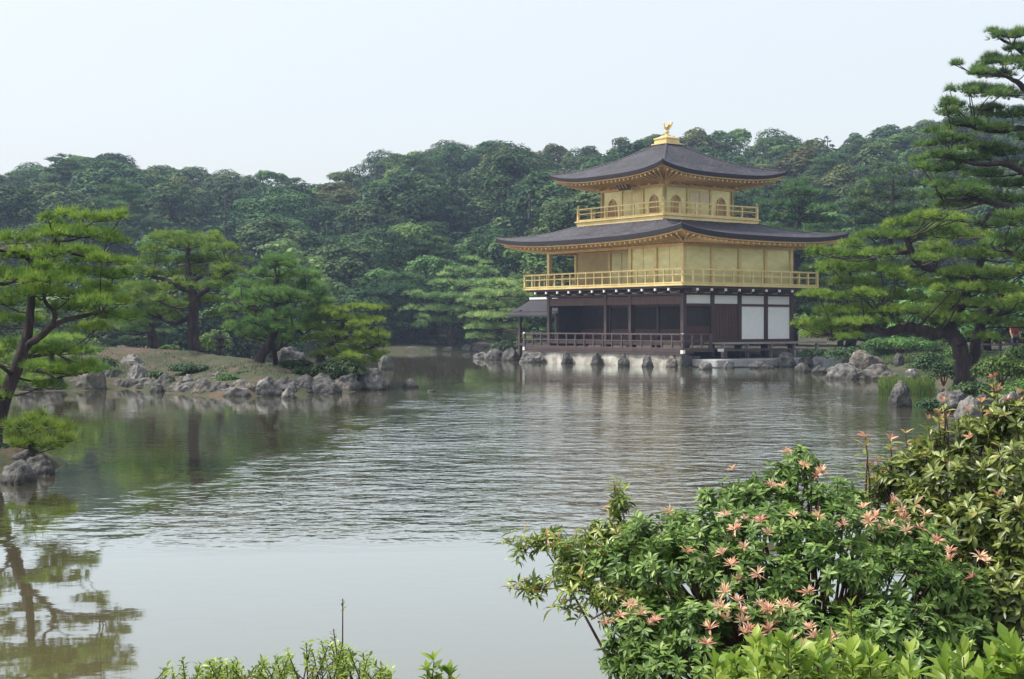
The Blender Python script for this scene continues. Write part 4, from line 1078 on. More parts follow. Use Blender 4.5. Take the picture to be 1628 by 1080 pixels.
pine('slender pine standing behind the twin trunk pine against the hill', 92,
 [(1420,555,0,8),(1418,480,0,7),(1416,400,0,5),(1418,330,0,3),(1420,285,0,2)],
 [[(1417,400,0,3),(1390,385,0,2)],[(1417,370,0,3),(1450,355,0,2)]],
 [(1420,272,40,16),(1400,288,60,18),(1440,290,60,18),(1380,306,60,16),(1425,310,80,18),(1460,312,50,16),(1390,328,70,18),(1440,332,80,18),(1375,350,70,18),(1420,352,80,18),(1465,350,60,18),(1395,372,80,18),(1450,375,80,18),(1380,395,70,18),(1430,398,80,18),(1410,420,90,18),(1440,445,90,20)],
 0.40, 'pine_dark', dens=1.0, extra=0.5, seed=26, tuft=TUFT_S)
pine('dark pine behind the roof corner at the right of the pavilion', 98,
 [(1262,560,0,7),(1264,480,0,6),(1268,400,0,5),(1270,340,0,3)],
 [[(1267,420,0,3),(1290,400,0,2)],[(1267,380,0,3),(1245,365,0,2)]],
 [(1270,290,50,16),(1250,304,60,16),(1290,306,60,16),(1235,322,60,16),(1275,325,80,18),(1310,328,50,16),(1245,345,70,16),(1295,348,80,16),(1230,365,60,14),(1275,370,80,16),(1315,372,60,16),(1290,395,80,16),(1260,400,70,14),(1320,400,50,14),(1295,430,60,16),(1280,460,60,16),(1300,490,60,16),(1270,520,60,16)],
 0.42, 'pine_dark', dens=1.0, extra=0.5, seed=27, tuft=TUFT_S)

# far shore garden trees
pine('dark layered pine on the far shore above the leaning trunk', 121,
 [(640,553,0,7),(652,535,0,6),(660,515,0,5),(650,490,0,4),(645,460,0,3)],
 [[(652,538,0,3),(675,548,-.5,4),(690,556,-.8,5)],[(652,500,0,3),(625,490,0,2)],[(652,490,0,3),(680,480,0,2)]],
 [(640,440,60,14),(615,452,60,14),(665,452,60,14),(600,466,50,12),(640,468,80,14),(680,468,50,12),(610,484,70,12),(655,484,80,12),(595,500,60,12),(640,502,80,12),(685,498,50,12),(620,518,70,12),(660,520,60,12),(605,532,60,10)],
 0.5, 'pine_dark', dens=1.1, extra=0.5, seed=31, tuft=TUFT_S)
pine('bright feathery tree with rising sprays behind the far sandy bank', 118,
 [(722,557,0,5),(716,545,0,4.5),(712,525,0,4),(705,505,0,3.5),(715,485,0,3),(730,460,0,2)],
 [[(714,530,0,3),(735,510,0,2.5),(755,490,0,2)],[(706,505,0,3),(690,495,0,2)]],
 [(745,412,30,8),(770,418,30,8),(725,428,44,10),(750,432,60,12),(775,432,40,8),(705,448,50,10),(735,450,70,14),(765,452,50,10),(680,470,50,10),(710,470,70,14),(750,472,60,12),(675,488,50,10),(700,490,60,12),(735,492,70,12),(690,508,50,10),(735,512,70,12),(765,500,40,12)],
 0.36, 'spring', dens=1.4, extra=0.7, seed=32, tuft=TUFT_S, name='maple_tree')
pine('pale green layered tree immediately left of the fishing porch roof', 108,
 [(795,560,0,6),(792,540,0,5),(797,515,0,4),(790,490,0,3),(792,465,0,2)],
 [[(796,520,0,3),(820,505,0,2)],[(794,525,0,3),(770,515,0,2)]],
 [(790,448,40,12),(812,452,40,12),(775,464,50,12),(805,466,60,12),(828,470,40,10),(770,482,60,14),(808,484,60,12),(760,500,50,12),(795,502,70,12),(830,498,40,10),(775,518,70,12),(812,518,60,12),(765,534,50,10),(800,536,60,10),(832,530,30,10)],
 0.36, 'spring', dens=1.3, extra=0.7, seed=33, tuft=TUFT_S)

# ------------------------------------------------------------------ broadleaf and cedar crowns
def crown_cards(acc, lobes, card, dens, inner=0.72, up=0.30):
    for (cx, cy, cz, ra, rh) in lobes:
        n = int(dens*4*math.pi*ra*ra*0.75/(card*card)) + 6
        u = unit(RNG.normal(size=(n, 3))); u[:, 2] = np.where(u[:, 2] < -0.45, -u[:, 2], u[:, 2])
        rad = inner + (1-inner)*RNG.random(n)**0.35
        rad = rad*(1+0.13*np.sin(u[:,0]*7+cx*5)*np.cos(u[:,1]*6+cy*3))
        p = np.array([cx, cy, cz]) + u*rad[:, None]*np.array([ra, ra, rh])
        Z = unit(u + np.array([0, 0, up]) + RNG.normal(size=(n, 3))*0.26)
        X, Y, Z = frames(Z)
        lum = np.clip(0.5+0.22*RNG.standard_normal(n)+0.15*RNG.standard_normal(), 0, 1)
        acc.add(*scatter(CARD_V, CARD_F, p, X, Y, Z, card*(0.7+0.7*RNG.random(n)), lum))

def broad_proto(seed, R=4.0, H=8.5, nl=46, card=0.27, mat='broad', dens=1.0, name='broadleaf_tree', low=0.16, bark='bark', shape=1.0, lobe=(0.85,1.6)):
    r = random.Random(seed); lob = []
    for i in range(nl):
        v = r.random()**0.8; ph = i*2.399+r.uniform(-.3,.3)
        z = low + (1-low)*v; q = (1-((z-low)/(1-low)))
        rr = R*(math.sqrt(max(0.02, 1-(1-q)**(2.0*shape)))*r.uniform(.62,.95))*(0.75+0.25*min(1,(z-low)*6+.3))
        ra = r.uniform(*lobe)*(R/4)
        lob.append((rr*math.cos(ph), rr*math.sin(ph), z*H*0.93, ra, ra*r.uniform(.7,.95)))
    lob.append((0,0,H*.55,R*.45,H*.25))
    root = empty(name); acc = NP(); crown_cards(acc, lob, card, dens)
    mb = MB(); mb.tube([(0,0,-1.5),(r.uniform(-.1,.1),0,H*.3),(r.uniform(-.3,.3),r.uniform(-.3,.3),H*.7)],[.30,.22,.1],7)
    for l in lob[:8]: mb.tube([(0,0,H*.35),(l[0]*.5,l[1]*.5,H*.45),(l[0],l[1],l[2])],[.12,.09,.04],5)
    mb.build('trunk', M['bark_far'], root, smooth=True); acc.build('crown', M[mat], root)
    return root

def cedar_proto(seed, R=2.6, H=11, card=0.30, mat='conifer', name='cedar_tree'):
    r = random.Random(seed); lob = []
    nz = 11
    for j in range(nz):
        z = 0.18+0.8*j/(nz-1); rad = R*(1-z)**0.75*1.15+0.15
        for i in range(max(1, int(6*(1-z)+1.5))):
            ph = i*6.283/max(1,int(6*(1-z)+1.5)) + j*1.1
            rr = rad*r.uniform(.5,.85)
            lob.append((rr*math.cos(ph), rr*math.sin(ph), z*H+r.uniform(-.2,.2), max(.35,rad*.42), .42))
    root = empty(name); acc = NP(); crown_cards(acc, lob, card, 0.9, up=0.1)
    mb = MB(); mb.tube([(0,0,-1.5),(0,0,H*.5),(0,0,H*.98)],[.28,.18,.03],7)
    mb.build('trunk', M['bark_far'], root, smooth=True); acc.build('crown', M[mat], root)
    return root

def layered_proto(seed, R=3.4, H=9, mat='pine_dark', name='pine_tree', t=0.42, n=30):
    r = random.Random(seed); root = empty(name); acc = NP(); mb = MB()
    lean = (r.uniform(-.6,.6), r.uniform(-.6,.6))
    tp = lambda z: Vector((lean[0]*math.sin(z*2.2), lean[1]*math.sin(z*1.8), z*H))
    mb.tube([tp(z) for z in (-.15,.2,.4,.6,.8,.95)], [.26,.22,.18,.13,.08,.03], 7)
    for i in range(n):
        z = 0.32+0.66*(i/(n-1)); ph = i*2.399; rad = R*(1.05-z)**0.6*r.uniform(.35,1)*1.1
        c = tp(z)+Vector((rad*math.cos(ph), rad*math.sin(ph), r.uniform(-.2,.2)))
        a = r.uniform(.8,1.4)*(1.25-z*.5)
        pad_tufts(acc, np.array(c), a, a, .45, t, 1.0, TUFT_S)
        mb.tube([tp(z-.06), (tp(z-.03)+c)/2-Vector((0,0,.15)), c-Vector((0,0,.15))], [.07,.05,.02], 4)
    mb.build('trunk', M['bark_far'], root, smooth=True); acc.build('crown', M[mat], root)
    return root

PROTO = {
 'b0': broad_proto(1), 'b1': broad_proto(2, R=4.6, H=9.5, nl=58), 'b2': broad_proto(3, R=3.6, H=9, nl=38, shape=.8, mat='broad_olive', lobe=(.9,1.5)), 'b3': broad_proto(4, R=4.2, H=8, nl=70, lobe=(.45,.95), mat='broad_light', card=.22),
 'b4': broad_proto(14, R=5.0, H=11, nl=36, lobe=(1.1,2.0), card=.24), 'b5': broad_proto(15, R=3.0, H=10.5, nl=40, lobe=(.8,1.5), card=.24, shape=.7),
 'c0': cedar_proto(5), 'c1': cedar_proto(6, R=3.1, H=12), 'p0': layered_proto(7), 'p1': layered_proto(8, R=4.0, H=9.5, n=36),
 'y0': broad_proto(9, R=3.2, H=7.0, nl=36, mat='broad_bright', lobe=(.5,.95), card=.26),
}
PH = {'b4':11.4,'b5':10.9,'b0':8.9,'b1':9.9,'b2':9.4,'b3':8.4,'c0':11.2,'c1':12.2,'p0':9.6,'p1':10.2,'y0':7.4}
USED = set()
def copy_tree(root):
    c = root.copy(); COL.objects.link(c)
    for ch in list(root.children):
        if ch.parent is root:
            k = ch.copy(); COL.objects.link(k); k.parent = c
    return c
LM = [(-400,'at far left'),(60,'above the tall near pine'),(215,'left of the umbrella pine'),(390,'behind the umbrella shaped island pine'),(470,'left of the dip in the skyline'),
      (560,'right of the dip in the skyline'),(680,'left of mid hill'),(800,'over the fishing porch'),(900,'beside the left roof tips'),(1060,'behind the left half of the roofs'),
      (1250,'behind the right half of the roofs'),(1350,'right of the pavilion roofs'),(1480,'above the twin trunk pine'),(9999,'behind the tallest pine')]
KN = {'b4':'massive billowing tree','b5':'tall narrow crowned tree','b0':'round billowing tree','b1':'broad billowing tree','b2':'tall rounded tree','b3':'finely clumped tree','c0':'narrow dark cedar','c1':'large dark cedar','p0':'ragged layered pine','p1':'wide layered pine','y0':'pale green round tree'}
def place(kind, x, y, topz=None, hgt=None, rowname='', label=None, rot=None, wide=1.32, group='forest trees on the hill behind the pond'):
    g = gz(x, y)
    if topz is not None: hgt = max(4.5, topz-g)
    s = hgt/PH[kind]
    o = PROTO[kind] if kind not in USED else copy_tree(PROTO[kind])
    USED.add(kind)
    o.location = (x, y, g-0.1); o.rotation_euler = (0, 0, rot if rot is not None else random.uniform(0, 6.28))
    ws = min(max(s, .75), 1.25)*wide
    o.scale = (ws, ws, s)
    px = px_of(x, y); lm = next(n for lim, n in LM if px < lim or lim == 9999)
    tag(o, label or f'{KN[kind]} {rowname} {lm}', 'tree', group); return o
def skyz(px, d): return CAMZ + (HY - np.interp(px, SKY_X, SKY_Y))/FOC*d

ROWS = [(208,58,'on the skyline'),(196,64,'just under the skyline'),(183,66,'on the upper hillside'),(170,70,'on the middle hillside'),(157,74,'on the lower hillside'),(144,80,'low on the hillside'),(131,84,'at the hill foot')]
rr = random.Random(99)
for d, sp, nm in ROWS:
    px = -150 + rr.uniform(0, 40)
    while px < 1790:
        y = d + rr.uniform(-5, 5); p = px + rr.uniform(-12, 12); x = (p-CX)/FOC*y
        q = rr.random()
        if nm == 'on the skyline': kind = ('c0' if 700 < p < 850 and q < .3 else rr.choice(('b0','b1','b2','b3','b4','b5','b4')))
        elif p < 900: kind = 'c0' if q < .10 else 'c1' if q < .22 else 'p1' if q < .28 else rr.choice(('b0','b1','b2','b3','b4','b5','b4'))
        else: kind = 'c1' if q < .10 else 'p0' if q < .17 else 'p1' if q < .25 else rr.choice(('b0','b1','b2','b3','b4','b5','b3'))
        if nm in ('low on the hillside','at the hill foot') and q > .80: kind = rr.choice(('y0','b3','y0'))
        if nm == 'on the skyline': place(kind, x, y, topz=skyz(p, y)+rr.uniform(-.5,.4), rowname=nm)
        else:
            topmax = skyz(p, y) - gz(x, y) - 0.8
            place(kind, x, y, hgt=min(topmax, PH[kind]*rr.uniform(.72,1.25)), rowname=nm)
        px += sp*rr.uniform(.8,1.2)
# feature trees
place('y0', *((462-CX)/FOC*112, 112), topz=CAMZ+(HY-368)/FOC*112, label='pale green dome shaped tree rising between the umbrella pine and the dense pine', rot=.5)
place('b3', *((655-CX)/FOC*136, 136), topz=CAMZ+(HY-345)/FOC*136, label='large olive tinted billowing tree left of the middle above the far shore', rot=.9, wide=1.15)
place('b0', *((540-CX)/FOC*126, 126), topz=CAMZ+(HY-385)/FOC*126, label='soft blue green rounded tree right of the pale dome shaped tree', rot=2.1)
place('y0', *((600-CX)/FOC*124, 124), topz=CAMZ+(HY-420)/FOC*124, label='yellow green small tree above the low drooping island pine', rot=3.1)
place('b2', *((860-CX)/FOC*122, 122), topz=CAMZ+(HY-420)/FOC*122, label='green tree seen through the open left bay of the second floor', rot=1.1)
place('p0', *((840-CX)/FOC*112, 112), topz=CAMZ+(HY-430)/FOC*112, label='pine close behind the left end of the golden balcony railing', rot=4.1)
for p_, y_, t_, k_, l_ in [(690,126,400,'b3','fresh green tree rising behind the feathery tree on the far shore'),(610,122,455,'y0','pale green bushy tree on the far shore right of the island tip'),
    (760,124,440,'y0','pale green tree between the feathery tree and the fishing porch'),(560,134,375,'b3','fresh green clumped tree above the low drooping pine'),(500,128,400,'y0','soft pale green tree over the dense pine right shoulder')]:
    place(k_, (p_-CX)/FOC*y_, y_, topz=CAMZ+(HY-t_)/FOC*y_, label=l_, group='garden trees around the pond')
# belt behind the island on the left and behind the pavilion on the right
belt = [(20,96,430,'b1'),(85,92,455,'b3'),(150,98,440,'b0'),(215,95,450,'p1'),(270,99,430,'b2'),(335,97,440,'b0'),(395,100,430,'b1'),(440,118,450,'b3'),(505,120,440,'p0'),(575,121,455,'b0'),(-50,90,430,'b0'),
        (900,108,440,'b0'),(1000,106,400,'b1'),(1100,104,400,'b2'),(1200,100,420,'b0'),(1255,104,440,'p1'),(1335,96,450,'b3'),(1450,84,440,'b0'),(1510,80,430,'p0'),(1570,78,430,'b1'),(1625,74,420,'b2'),(1480,70,470,'y0'),(1660,62,430,'b0'),(1400,100,400,'b1')]
BL = ['crown of a tree low behind the tall near pine trunk at left','bushy low tree behind the near pine left of the island','rounded low tree behind the left part of the island','layered pine behind the thick trunked island pine','dim tree seen between the two upright island trunks','shaded tree behind the umbrella pine trunk','shaded tree between the umbrella pine and the dense pine','dim tree behind the crown of the dense island pine','layered pine behind the right side of the dense island pine','dark rounded tree above the island tip on the far shore','tree outside the left edge of the garden',
      'tree behind the open bay at the left of the pavilion','tree hidden behind the pavilion south side','tree hidden behind the pavilion corner','tree hidden behind the white walls','layered pine just right of the pavilion walls','clumped tree behind the soft pale pine','rounded tree behind the twin trunk pine','ragged pine behind the crown of the twin trunk pine','broad tree behind the twin trunk pine at the right','tall rounded tree behind the right edge pines','pale bushy tree behind the twin trunks','tree outside the right edge of the garden','broad tree behind the long bough of the twin trunk pine']
for (p, y, ty, k), lb in zip(belt, BL):
    place(k, (p-CX)/FOC*y, y, topz=CAMZ+(HY-ty)/FOC*y, label=lb, group='garden trees around the pond', wide=1.15)
for k, o in PROTO.items():
    if k not in USED:
        for ch in list(o.children): bpy.data.objects.remove(ch)
        bpy.data.objects.remove(o)
# ------------------------------------------------------------------ low plants, reeds, lantern, fence, visitor
M['shrub'] = leaf_mat('garden_shrub_leaves', [(0.0,(0.035,0.08,0.02)),(0.5,(0.075,0.15,0.03)),(1.0,(0.13,0.24,0.045))], 0.3, 0.5, 0.02, 0.15)
M['shrub_dark'] = leaf_mat('dark_shrub_leaves', [(0.0,(0.018,0.045,0.016)),(0.5,(0.035,0.08,0.026)),(1.0,(0.07,0.13,0.035))], 0.25, 0.5, 0.02, 0.2)
M['reed'] = leaf_mat('reed_blades', [(0.0,(0.06,0.12,0.03)),(0.5,(0.12,0.21,0.045)),(1.0,(0.22,0.30,0.08))], 0.4, 0.5, 0.01, 0.05)
def bush(px, pyb, w, h, d, label, mat='shrub', card=0.10, name='bush', n=14, cat='bush', seed=0):
    """rounded bush: foot centre at pixel (px,pyb)"""
    k = d/FOC; c = P(px, pyb, d); r = random.Random(int(px+pyb)+seed)
    root = empty(name, (c.x, c.y, c.z-0.05)); tag(root, label, cat)
    a, hh = w*k/2, h*k; lob = []
    for i in range(n):
        ph = i*2.399; q = math.sqrt((i+.5)/n)*.72
        lob.append((a*q*math.cos(ph), a*.8*q*math.sin(ph), hh*(.62-.35*q*q)*r.uniform(.85,1.1), a*r.uniform(.24,.36), hh*r.uniform(.3,.42)))
    acc = NP(); crown_cards(acc, lob, card, 1.1, up=.3); mb = MB()
    for l in lob[:7]: mb.tube([(0,0,0),(l[0]*.4,l[1]*.4,l[2]*.5),(l[0],l[1],l[2])],[.03,.02,.01],5)
    mb.build('stem', M['twig'], root); acc.build('foliage', M[mat], root); return root
bush(1592,612,100,52,40,'bright yellow green clipped bush right of the twin pine trunks',card=.075,n=22)
bush(1500,612,60,40,50,'dark green bush left of the twin pine trunk foot','shrub_dark',.09)
bush(1478,600,60,44,56,'mid green bush behind the pale rock left of the pine trunk','shrub_dark',.1)
bush(1461,598,36,26,58,'brownish budding bush between the boulders and the pine trunk','shrub_dark',.09)
bush(1545,640,90,36,38,'dark low bush at the foot of the twin trunk pine','shrub_dark',.08)
bush(1430,560,130,26,66,'long low green bush behind the right shore boulders','shrub',.11,n=20)
bush(1350,575,90,26,68,'dark green bush between the pavilion steps and the boulders','shrub_dark',.11)
bush(1290,570,50,16,74,'small trimmed bush just right of the pale stone steps','shrub_dark',.1)
bush(1530,575,70,30,58,'bright green bush behind the twin pine trunks','shrub',.1)
bush(1620,585,60,40,50,'light green bush at the right edge behind the clipped bush','shrub',.09)
bush(1380,545,120,20,80,'dark hedge in the garden right of the pavilion','shrub_dark',.13,n=18)
bush(270,562,40,16,59,'bright green low bush left of the umbrella pine trunk','shrub',.09)
bush(342,566,60,44,62,'bright green leafy bush behind the stone lantern','reed',.10,n=18)
bush(232,566,40,14,58,'dark low bush at the base of the thick island trunk','shrub_dark',.09)
bush(362,612,44,20,46.5,'low pale plant tuft on the island slope above the flat stones','shrub',.06)
bush(440,560,50,26,58,'olive bush behind the leaning pine trunk on the island','shrub_dark',.09)
bush(540,603,100,34,48,'dark green juniper spreading over the rocks at the island tip','shrub_dark',.08,n=20)
bush(490,600,60,20,49,'low dark plant above the long island boulder','shrub_dark',.08)
bush(130,570,90,26,60,'dark bush behind the island left end','shrub_dark',.11)
bush(40,566,90,30,62,'dim green bush at the back of the island by the left edge','shrub_dark',.11)
bush(300,592,70,16,50,'low mossy shrub on the bare slope below the umbrella pine','shrub_dark',.07,n=18)
bush(250,603,40,16,48.5,'small dark shrub between the boulders below the thick trunk','shrub_dark',.07)
bush(395,603,50,16,47.5,'low dark shrub on the slope left of the leaning pine foot','shrub_dark',.07)
bush(160,590,60,24,51,'dark leafy shrub behind the low pine branches','shrub_dark',.08)
bush(90,600,90,26,49.5,'wide dark shrub under the low pine at the left','shrub_dark',.08,n=18)
bush(20,598,80,30,50,'dark shrub behind the leaning trunk at the left edge','shrub_dark',.08,n=18)
bush(470,590,60,22,50.5,'small dark shrub at the foot of the leaning pine','shrub_dark',.08)
bush(1640,655,110,60,31,'dark green shrub mass at the right edge above the red tipped shrub','shrub',.06,n=22)
bush(1480,655,60,26,36.5,'dark low shrub overhanging the water beside the right shore','shrub_dark',.07)
bush(-20,722,90,24,21.8,'low dark shrub at the foot of the leaning near pine','shrub_dark',.045,n=18)
bush(800,562,50,22,98,'small dark bush on the bank beside the fishing porch','shrub_dark',.15)
bush(835,556,40,20,96,'dark bush behind the fishing porch posts','shrub_dark',.15)
bush(700,550,120,14,122,'low hedge on the sandy far shore','shrub_dark',.2,n=18)
bush(590,556,90,22,121,'dark shrubs on the far shore behind the island tip','shrub_dark',.2,n=18)

# reeds
V=[];F=[];R=[];n0=0
r=random.Random(4)
for i in range(1500):
    px=r.uniform(1398,1486); d=r.uniform(45,53)*1.0
    x=(px-CX)/FOC*d; h=r.uniform(.15,.42); l=r.gauss(0,.07); w=.012
    b=len(V); V+=[(x-w,d,-.05),(x+w,d,-.05),(x+l*.4+w,d,h*.6),(x+l*.4-w,d,h*.6),(x+l,d+r.gauss(0,.05),h)]
    F+=[(b,b+1,b+2),(b,b+2,b+3),(b+3,b+2,b+4)]; R+=[r.random()]*3
reeds=np_mesh('reeds',V,F,M['reed'],rnd=R); tag(reeds,'bright green reeds standing in the shallows behind the dark pitted rock','reeds',kind='stuff')
# short grass and moss tufts on the island and the right bank
def grass(name,label,poly,n,h0,h1,w,mat,lim=(0.5,9)):
    xs=[p[0] for p in poly]; ys=[p[1] for p in poly]
    X=RNG.uniform(min(xs),max(xs),n*3); Y=RNG.uniform(min(ys),max(ys),n*3)
    keep=(poly_sd(X,Y,poly)>0)&(wob(X,Y,.8,3.)+RNG.normal(size=X.shape)*.35>0.1); X=X[keep][:n]; Y=Y[keep][:n]; Z=height(X,Y); k2=Z>.12; X,Y,Z=X[k2],Y[k2],Z[k2]
    m=len(X); a=RNG.random(m)*6.28; h=RNG.uniform(h0,h1,m); dx,dy=np.cos(a)*w,np.sin(a)*w
    lx,ly=RNG.normal(size=m)*h*.35,RNG.normal(size=m)*h*.35
    V=np.stack([np.stack([X-dx,Y-dy,Z-.02],-1),np.stack([X+dx,Y+dy,Z-.02],-1),np.stack([X+lx,Y+ly,Z+h],-1)],1).reshape(-1,3)
    o=np_mesh(name,V,np.arange(3*m).reshape(-1,3),mat,rnd=RNG.random(m)); tag(o,label,'grass',kind='stuff'); return o
grass('grass','short patchy grass on the island slopes',ISLE,16000,.03,.10,.015,M['shrub_dark'])
grass('grass','short grass on the right bank below the pines',[(12,40),(34,40),(34,84),(19,80),(17,60)],26000,.05,.2,.02,M['shrub'])
grass('grass','low weeds on the near bank around the shrubs',[(-6,2),(8,2),(7,11),(4,8.2),(0,7.3),(-6,7)],16000,.04,.13,.006,M['shrub'])

# stone lantern on the island
lx,ly=(350-CX)/FOC*57,57
lt=empty('stone_lantern',(lx,ly,gz(lx,ly)-.03)); tag(lt,'small dark stone lantern with a wide cap on the island before the bright bush','lantern')
for nm,z,prof,n in (('base',0,[(.22,0),(.24,.08),(.16,.16),(.12,.18)],6),('shaft',.16,[(.10,0),(.09,.2),(.105,.4),(.12,.42)],10),('platform',.57,[(.12,0),(.24,.06),(.24,.12),(.14,.14)],6),
                    ('light_box',.70,[(.15,0),(.16,.02),(.16,.20),(.14,.22)],6),('cap',.91,[(.16,0),(.36,.03),(.35,.07),(.20,.15),(.07,.22),(.05,.24)],6),('jewel',1.14,[(.04,0),(.08,.05),(.075,.1),(.01,.17)],10)):
    q=MB(); q.lathe((0,0,z),prof,n); q.build(nm,M['rock_dark'],lt,smooth=False,bevel=.008)
q=MB()
for a in (0,1,2,3): q.cbox((.142*math.cos(a*math.pi/2+.52),.142*math.sin(a*math.pi/2+.52),.81),(.05,.006,.06),a*math.pi/2+.52+math.pi/2)
q.build('opening_shade',M['inside'],lt)  # dark plates on the faces paint the shade within the light box

# log rail fence and a visitor at the far right
fx=[(1562,63),(1590,62),(1618,61),(1648,60)]
fe=empty('log_fence',((1562-CX)/FOC*63,63,gz((1562-CX)/FOC*63,63))); tag(fe,'low dark log rail fence behind the bright clipped bush at the right edge','fence')
o0=Vector(fe.location); prev=None
for p,d in fx:
    x=(p-CX)/FOC*d; z=gz(x,d); q=MB(); q.lathe((x-o0.x,d-o0.y,z-o0.z-.2),[(.07,0),(.07,1.0),(.03,1.04)],10); q.build('post',M['wood_rail'],fe)
    cur=Vector((x,d,z)); 
    if prev is not None:
        for hz in (.32,.66):
            q=MB(); q.tube([prev-o0+Vector((0,-.02,hz)),cur-o0+Vector((0,-.02,hz))],.05,8); q.build('rail',M['wood_rail'],fe)
    prev=cur

def flat_mat(name,c,rough=.8):
    return surf(name,[(.3,tuple(v*.85 for v in c)),(.7,c)],9,rough,.15,30,dist=.005)
M['skin']=flat_mat('skin',(.55,.34,.25),.6); M['red_cloth']=flat_mat('red_cloth',(.50,.07,.10)); M['dark_cloth']=flat_mat('dark_blue_cloth',(.03,.035,.07)); M['hair']=flat_mat('black_hair',(.015,.012,.012),.5); M['white_cloth']=flat_mat('white_cloth',(.7,.68,.68))
def skinned(name, joints, edges, mat, parent, sub=2):
    me=bpy.data.meshes.new(name); me.from_pydata([j[:3] for j in joints],edges,[]); o=bpy.data.objects.new(name,me); link(o,parent)
    me.materials.append(mat)
    o.modifiers.new('skin','SKIN'); 
    for i,j in enumerate(joints): me.skin_vertices[0].data[i].radius=(j[3],j[4] if len(j)>4 else j[3])
    me.skin_vertices[0].data[0].use_root=True
    s=o.modifiers.new('sub','SUBSURF'); s.levels=sub; s.render_levels=sub; return o
vx,vy=(1613-CX)/FOC*66,66
per=empty('person',(vx,vy,gz(vx,vy)),math.radians(200)); tag(per,'visitor in a red top and dark trousers behind the log fence at the right edge','person')
J=[(0,0,.95,.15,.11),(0,.01,1.15,.14,.10),(0,0,1.38,.17,.11),(0,0,1.47,.06),(0,.02,1.55,.058),(0,.02,1.64,.085,.10),(0,.02,1.72,.075,.09),
   (.17,0,1.42,.055),(.24,0,1.15,.042),(.22,.10,.93,.032),(.21,.14,.85,.034,.02),(-.17,0,1.42,.055),(-.24,0,1.15,.042),(-.20,.14,.98,.032),(-.17,.19,.92,.034,.02),
   (.09,0,.88,.085),(.10,.02,.50,.06),(.10,-.02,.09,.042),(.11,.12,.04,.04,.03),(-.09,0,.88,.085),(-.10,.02,.50,.06),(-.10,-.02,.09,.042),(-.11,.12,.04,.04,.03)]
Ed=[(0,1),(1,2),(2,3),(3,4),(4,5),(5,6),(2,7),(7,8),(8,9),(9,10),(2,11),(11,12),(12,13),(13,14),(0,15),(15,16),(16,17),(17,18),(0,19),(19,20),(20,21),(21,22)]
skinned('body',J,Ed,M['skin'],per)
skinned('shirt',[(0,0,.98,.175,.13),(0,.01,1.15,.165,.125),(0,0,1.37,.19,.13),(0,0,1.44,.09),(.18,0,1.41,.075),(.22,0,1.24,.062),(-.18,0,1.41,.075),(-.22,0,1.24,.062)],[(0,1),(1,2),(2,3),(2,4),(4,5),(2,6),(6,7)],M['red_cloth'],per)
skinned('trousers',[(0,0,.95,.165,.13),(.09,0,.86,.10),(.10,.02,.50,.075),(.10,-.02,.12,.06),(-.09,0,.86,.10),(-.10,.02,.50,.075),(-.10,-.02,.12,.06)],[(0,1),(1,2),(2,3),(0,4),(4,5),(5,6)],M['dark_cloth'],per)
skinned('hair',[(0,-.01,1.76,.09,.10),(0,-.035,1.68,.09,.09),(0,-.05,1.60,.06,.05)],[(0,1),(1,2)],M['hair'],per)

# ------------------------------------------------------------------ foreground shrubs
M['pieris'] = leaf_mat('glossy_pieris_leaves', [(0.0,(0.045,0.10,0.02)),(0.5,(0.125,0.22,0.045)),(1.0,(0.29,0.41,0.11))], 0.3, 0.42, 0.0, 0.0, spec=0.35)
M['pieris_pink'] = leaf_mat('pink_young_leaves', [(0.0,(0.62,0.28,0.20)),(0.5,(0.80,0.50,0.36)),(1.0,(0.86,0.70,0.48))], 0.35, 0.45, 0.012, 0.12, spec=0.4)
M['azalea'] = leaf_mat('olive_drooping_leaves', [(0.0,(0.06,0.10,0.02)),(0.5,(0.18,0.26,0.045)),(0.88,(0.34,0.40,0.08)),(1.0,(0.40,0.24,0.07))], 0.32, 0.36, 0.0, 0.0, spec=0.6)
M['photinia'] = leaf_mat('olive_glossy_leaves', [(0.0,(0.05,0.08,0.016)),(0.5,(0.14,0.19,0.03)),(0.9,(0.30,0.35,0.08)),(1.0,(0.34,0.22,0.09))], 0.32, 0.4, 0.0, 0.0, spec=0.6)
M['photinia_red'] = leaf_mat('red_young_leaves', [(0.0,(0.42,0.12,0.09)),(0.5,(0.55,0.25,0.16)),(1.0,(0.5,0.38,0.16))], 0.35, 0.35, 0.0, 0.1, spec=0.5)
M['bright_leaf'] = leaf_mat('bright_fresh_leaves', [(0.0,(0.10,0.19,0.025)),(0.5,(0.23,0.36,0.045)),(1.0,(0.42,0.52,0.11))], 0.45, 0.38, 0.0, 0.05, spec=0.5)

def rosettes(acc, C, A, nleaf, length, tmpl, tilt=(0.9,1.45), rnd=(0.2,0.8), jit=0.25):
    """whorls of leaves: centres C (n,3), axes A (n,3)"""
    n = len(C); A = unit(A); X, Y, Z = frames(A); b0 = RNG.uniform(-.28, .28, n)
    for k in range(nleaf):
        ph = 2*math.pi*k/nleaf*1.0 + RNG.random(n)*0.7 + (k//5)*0.4
        tl = RNG.uniform(tilt[0], tilt[1], n)
        rd = X*np.cos(ph)[:,None] + Y*np.sin(ph)[:,None]
        d = unit(Z*np.cos(tl)[:,None] + rd*np.sin(tl)[:,None] + RNG.normal(size=(n,3))*jit*.3)
        nn = unit(Z*np.sin(tl)[:,None] - rd*np.cos(tl)[:,None] + RNG.normal(size=(n,3))*jit)
        s = unit(np.cross(d, nn)); nn = np.cross(s, d)
        acc.add(*scatter(tmpl[0], tmpl[1], C + d*length*.04, s, d, nn, length*RNG.uniform(.7,1.15,n), np.clip(RNG.uniform(rnd[0], rnd[1], n)+b0, 0, 1)))

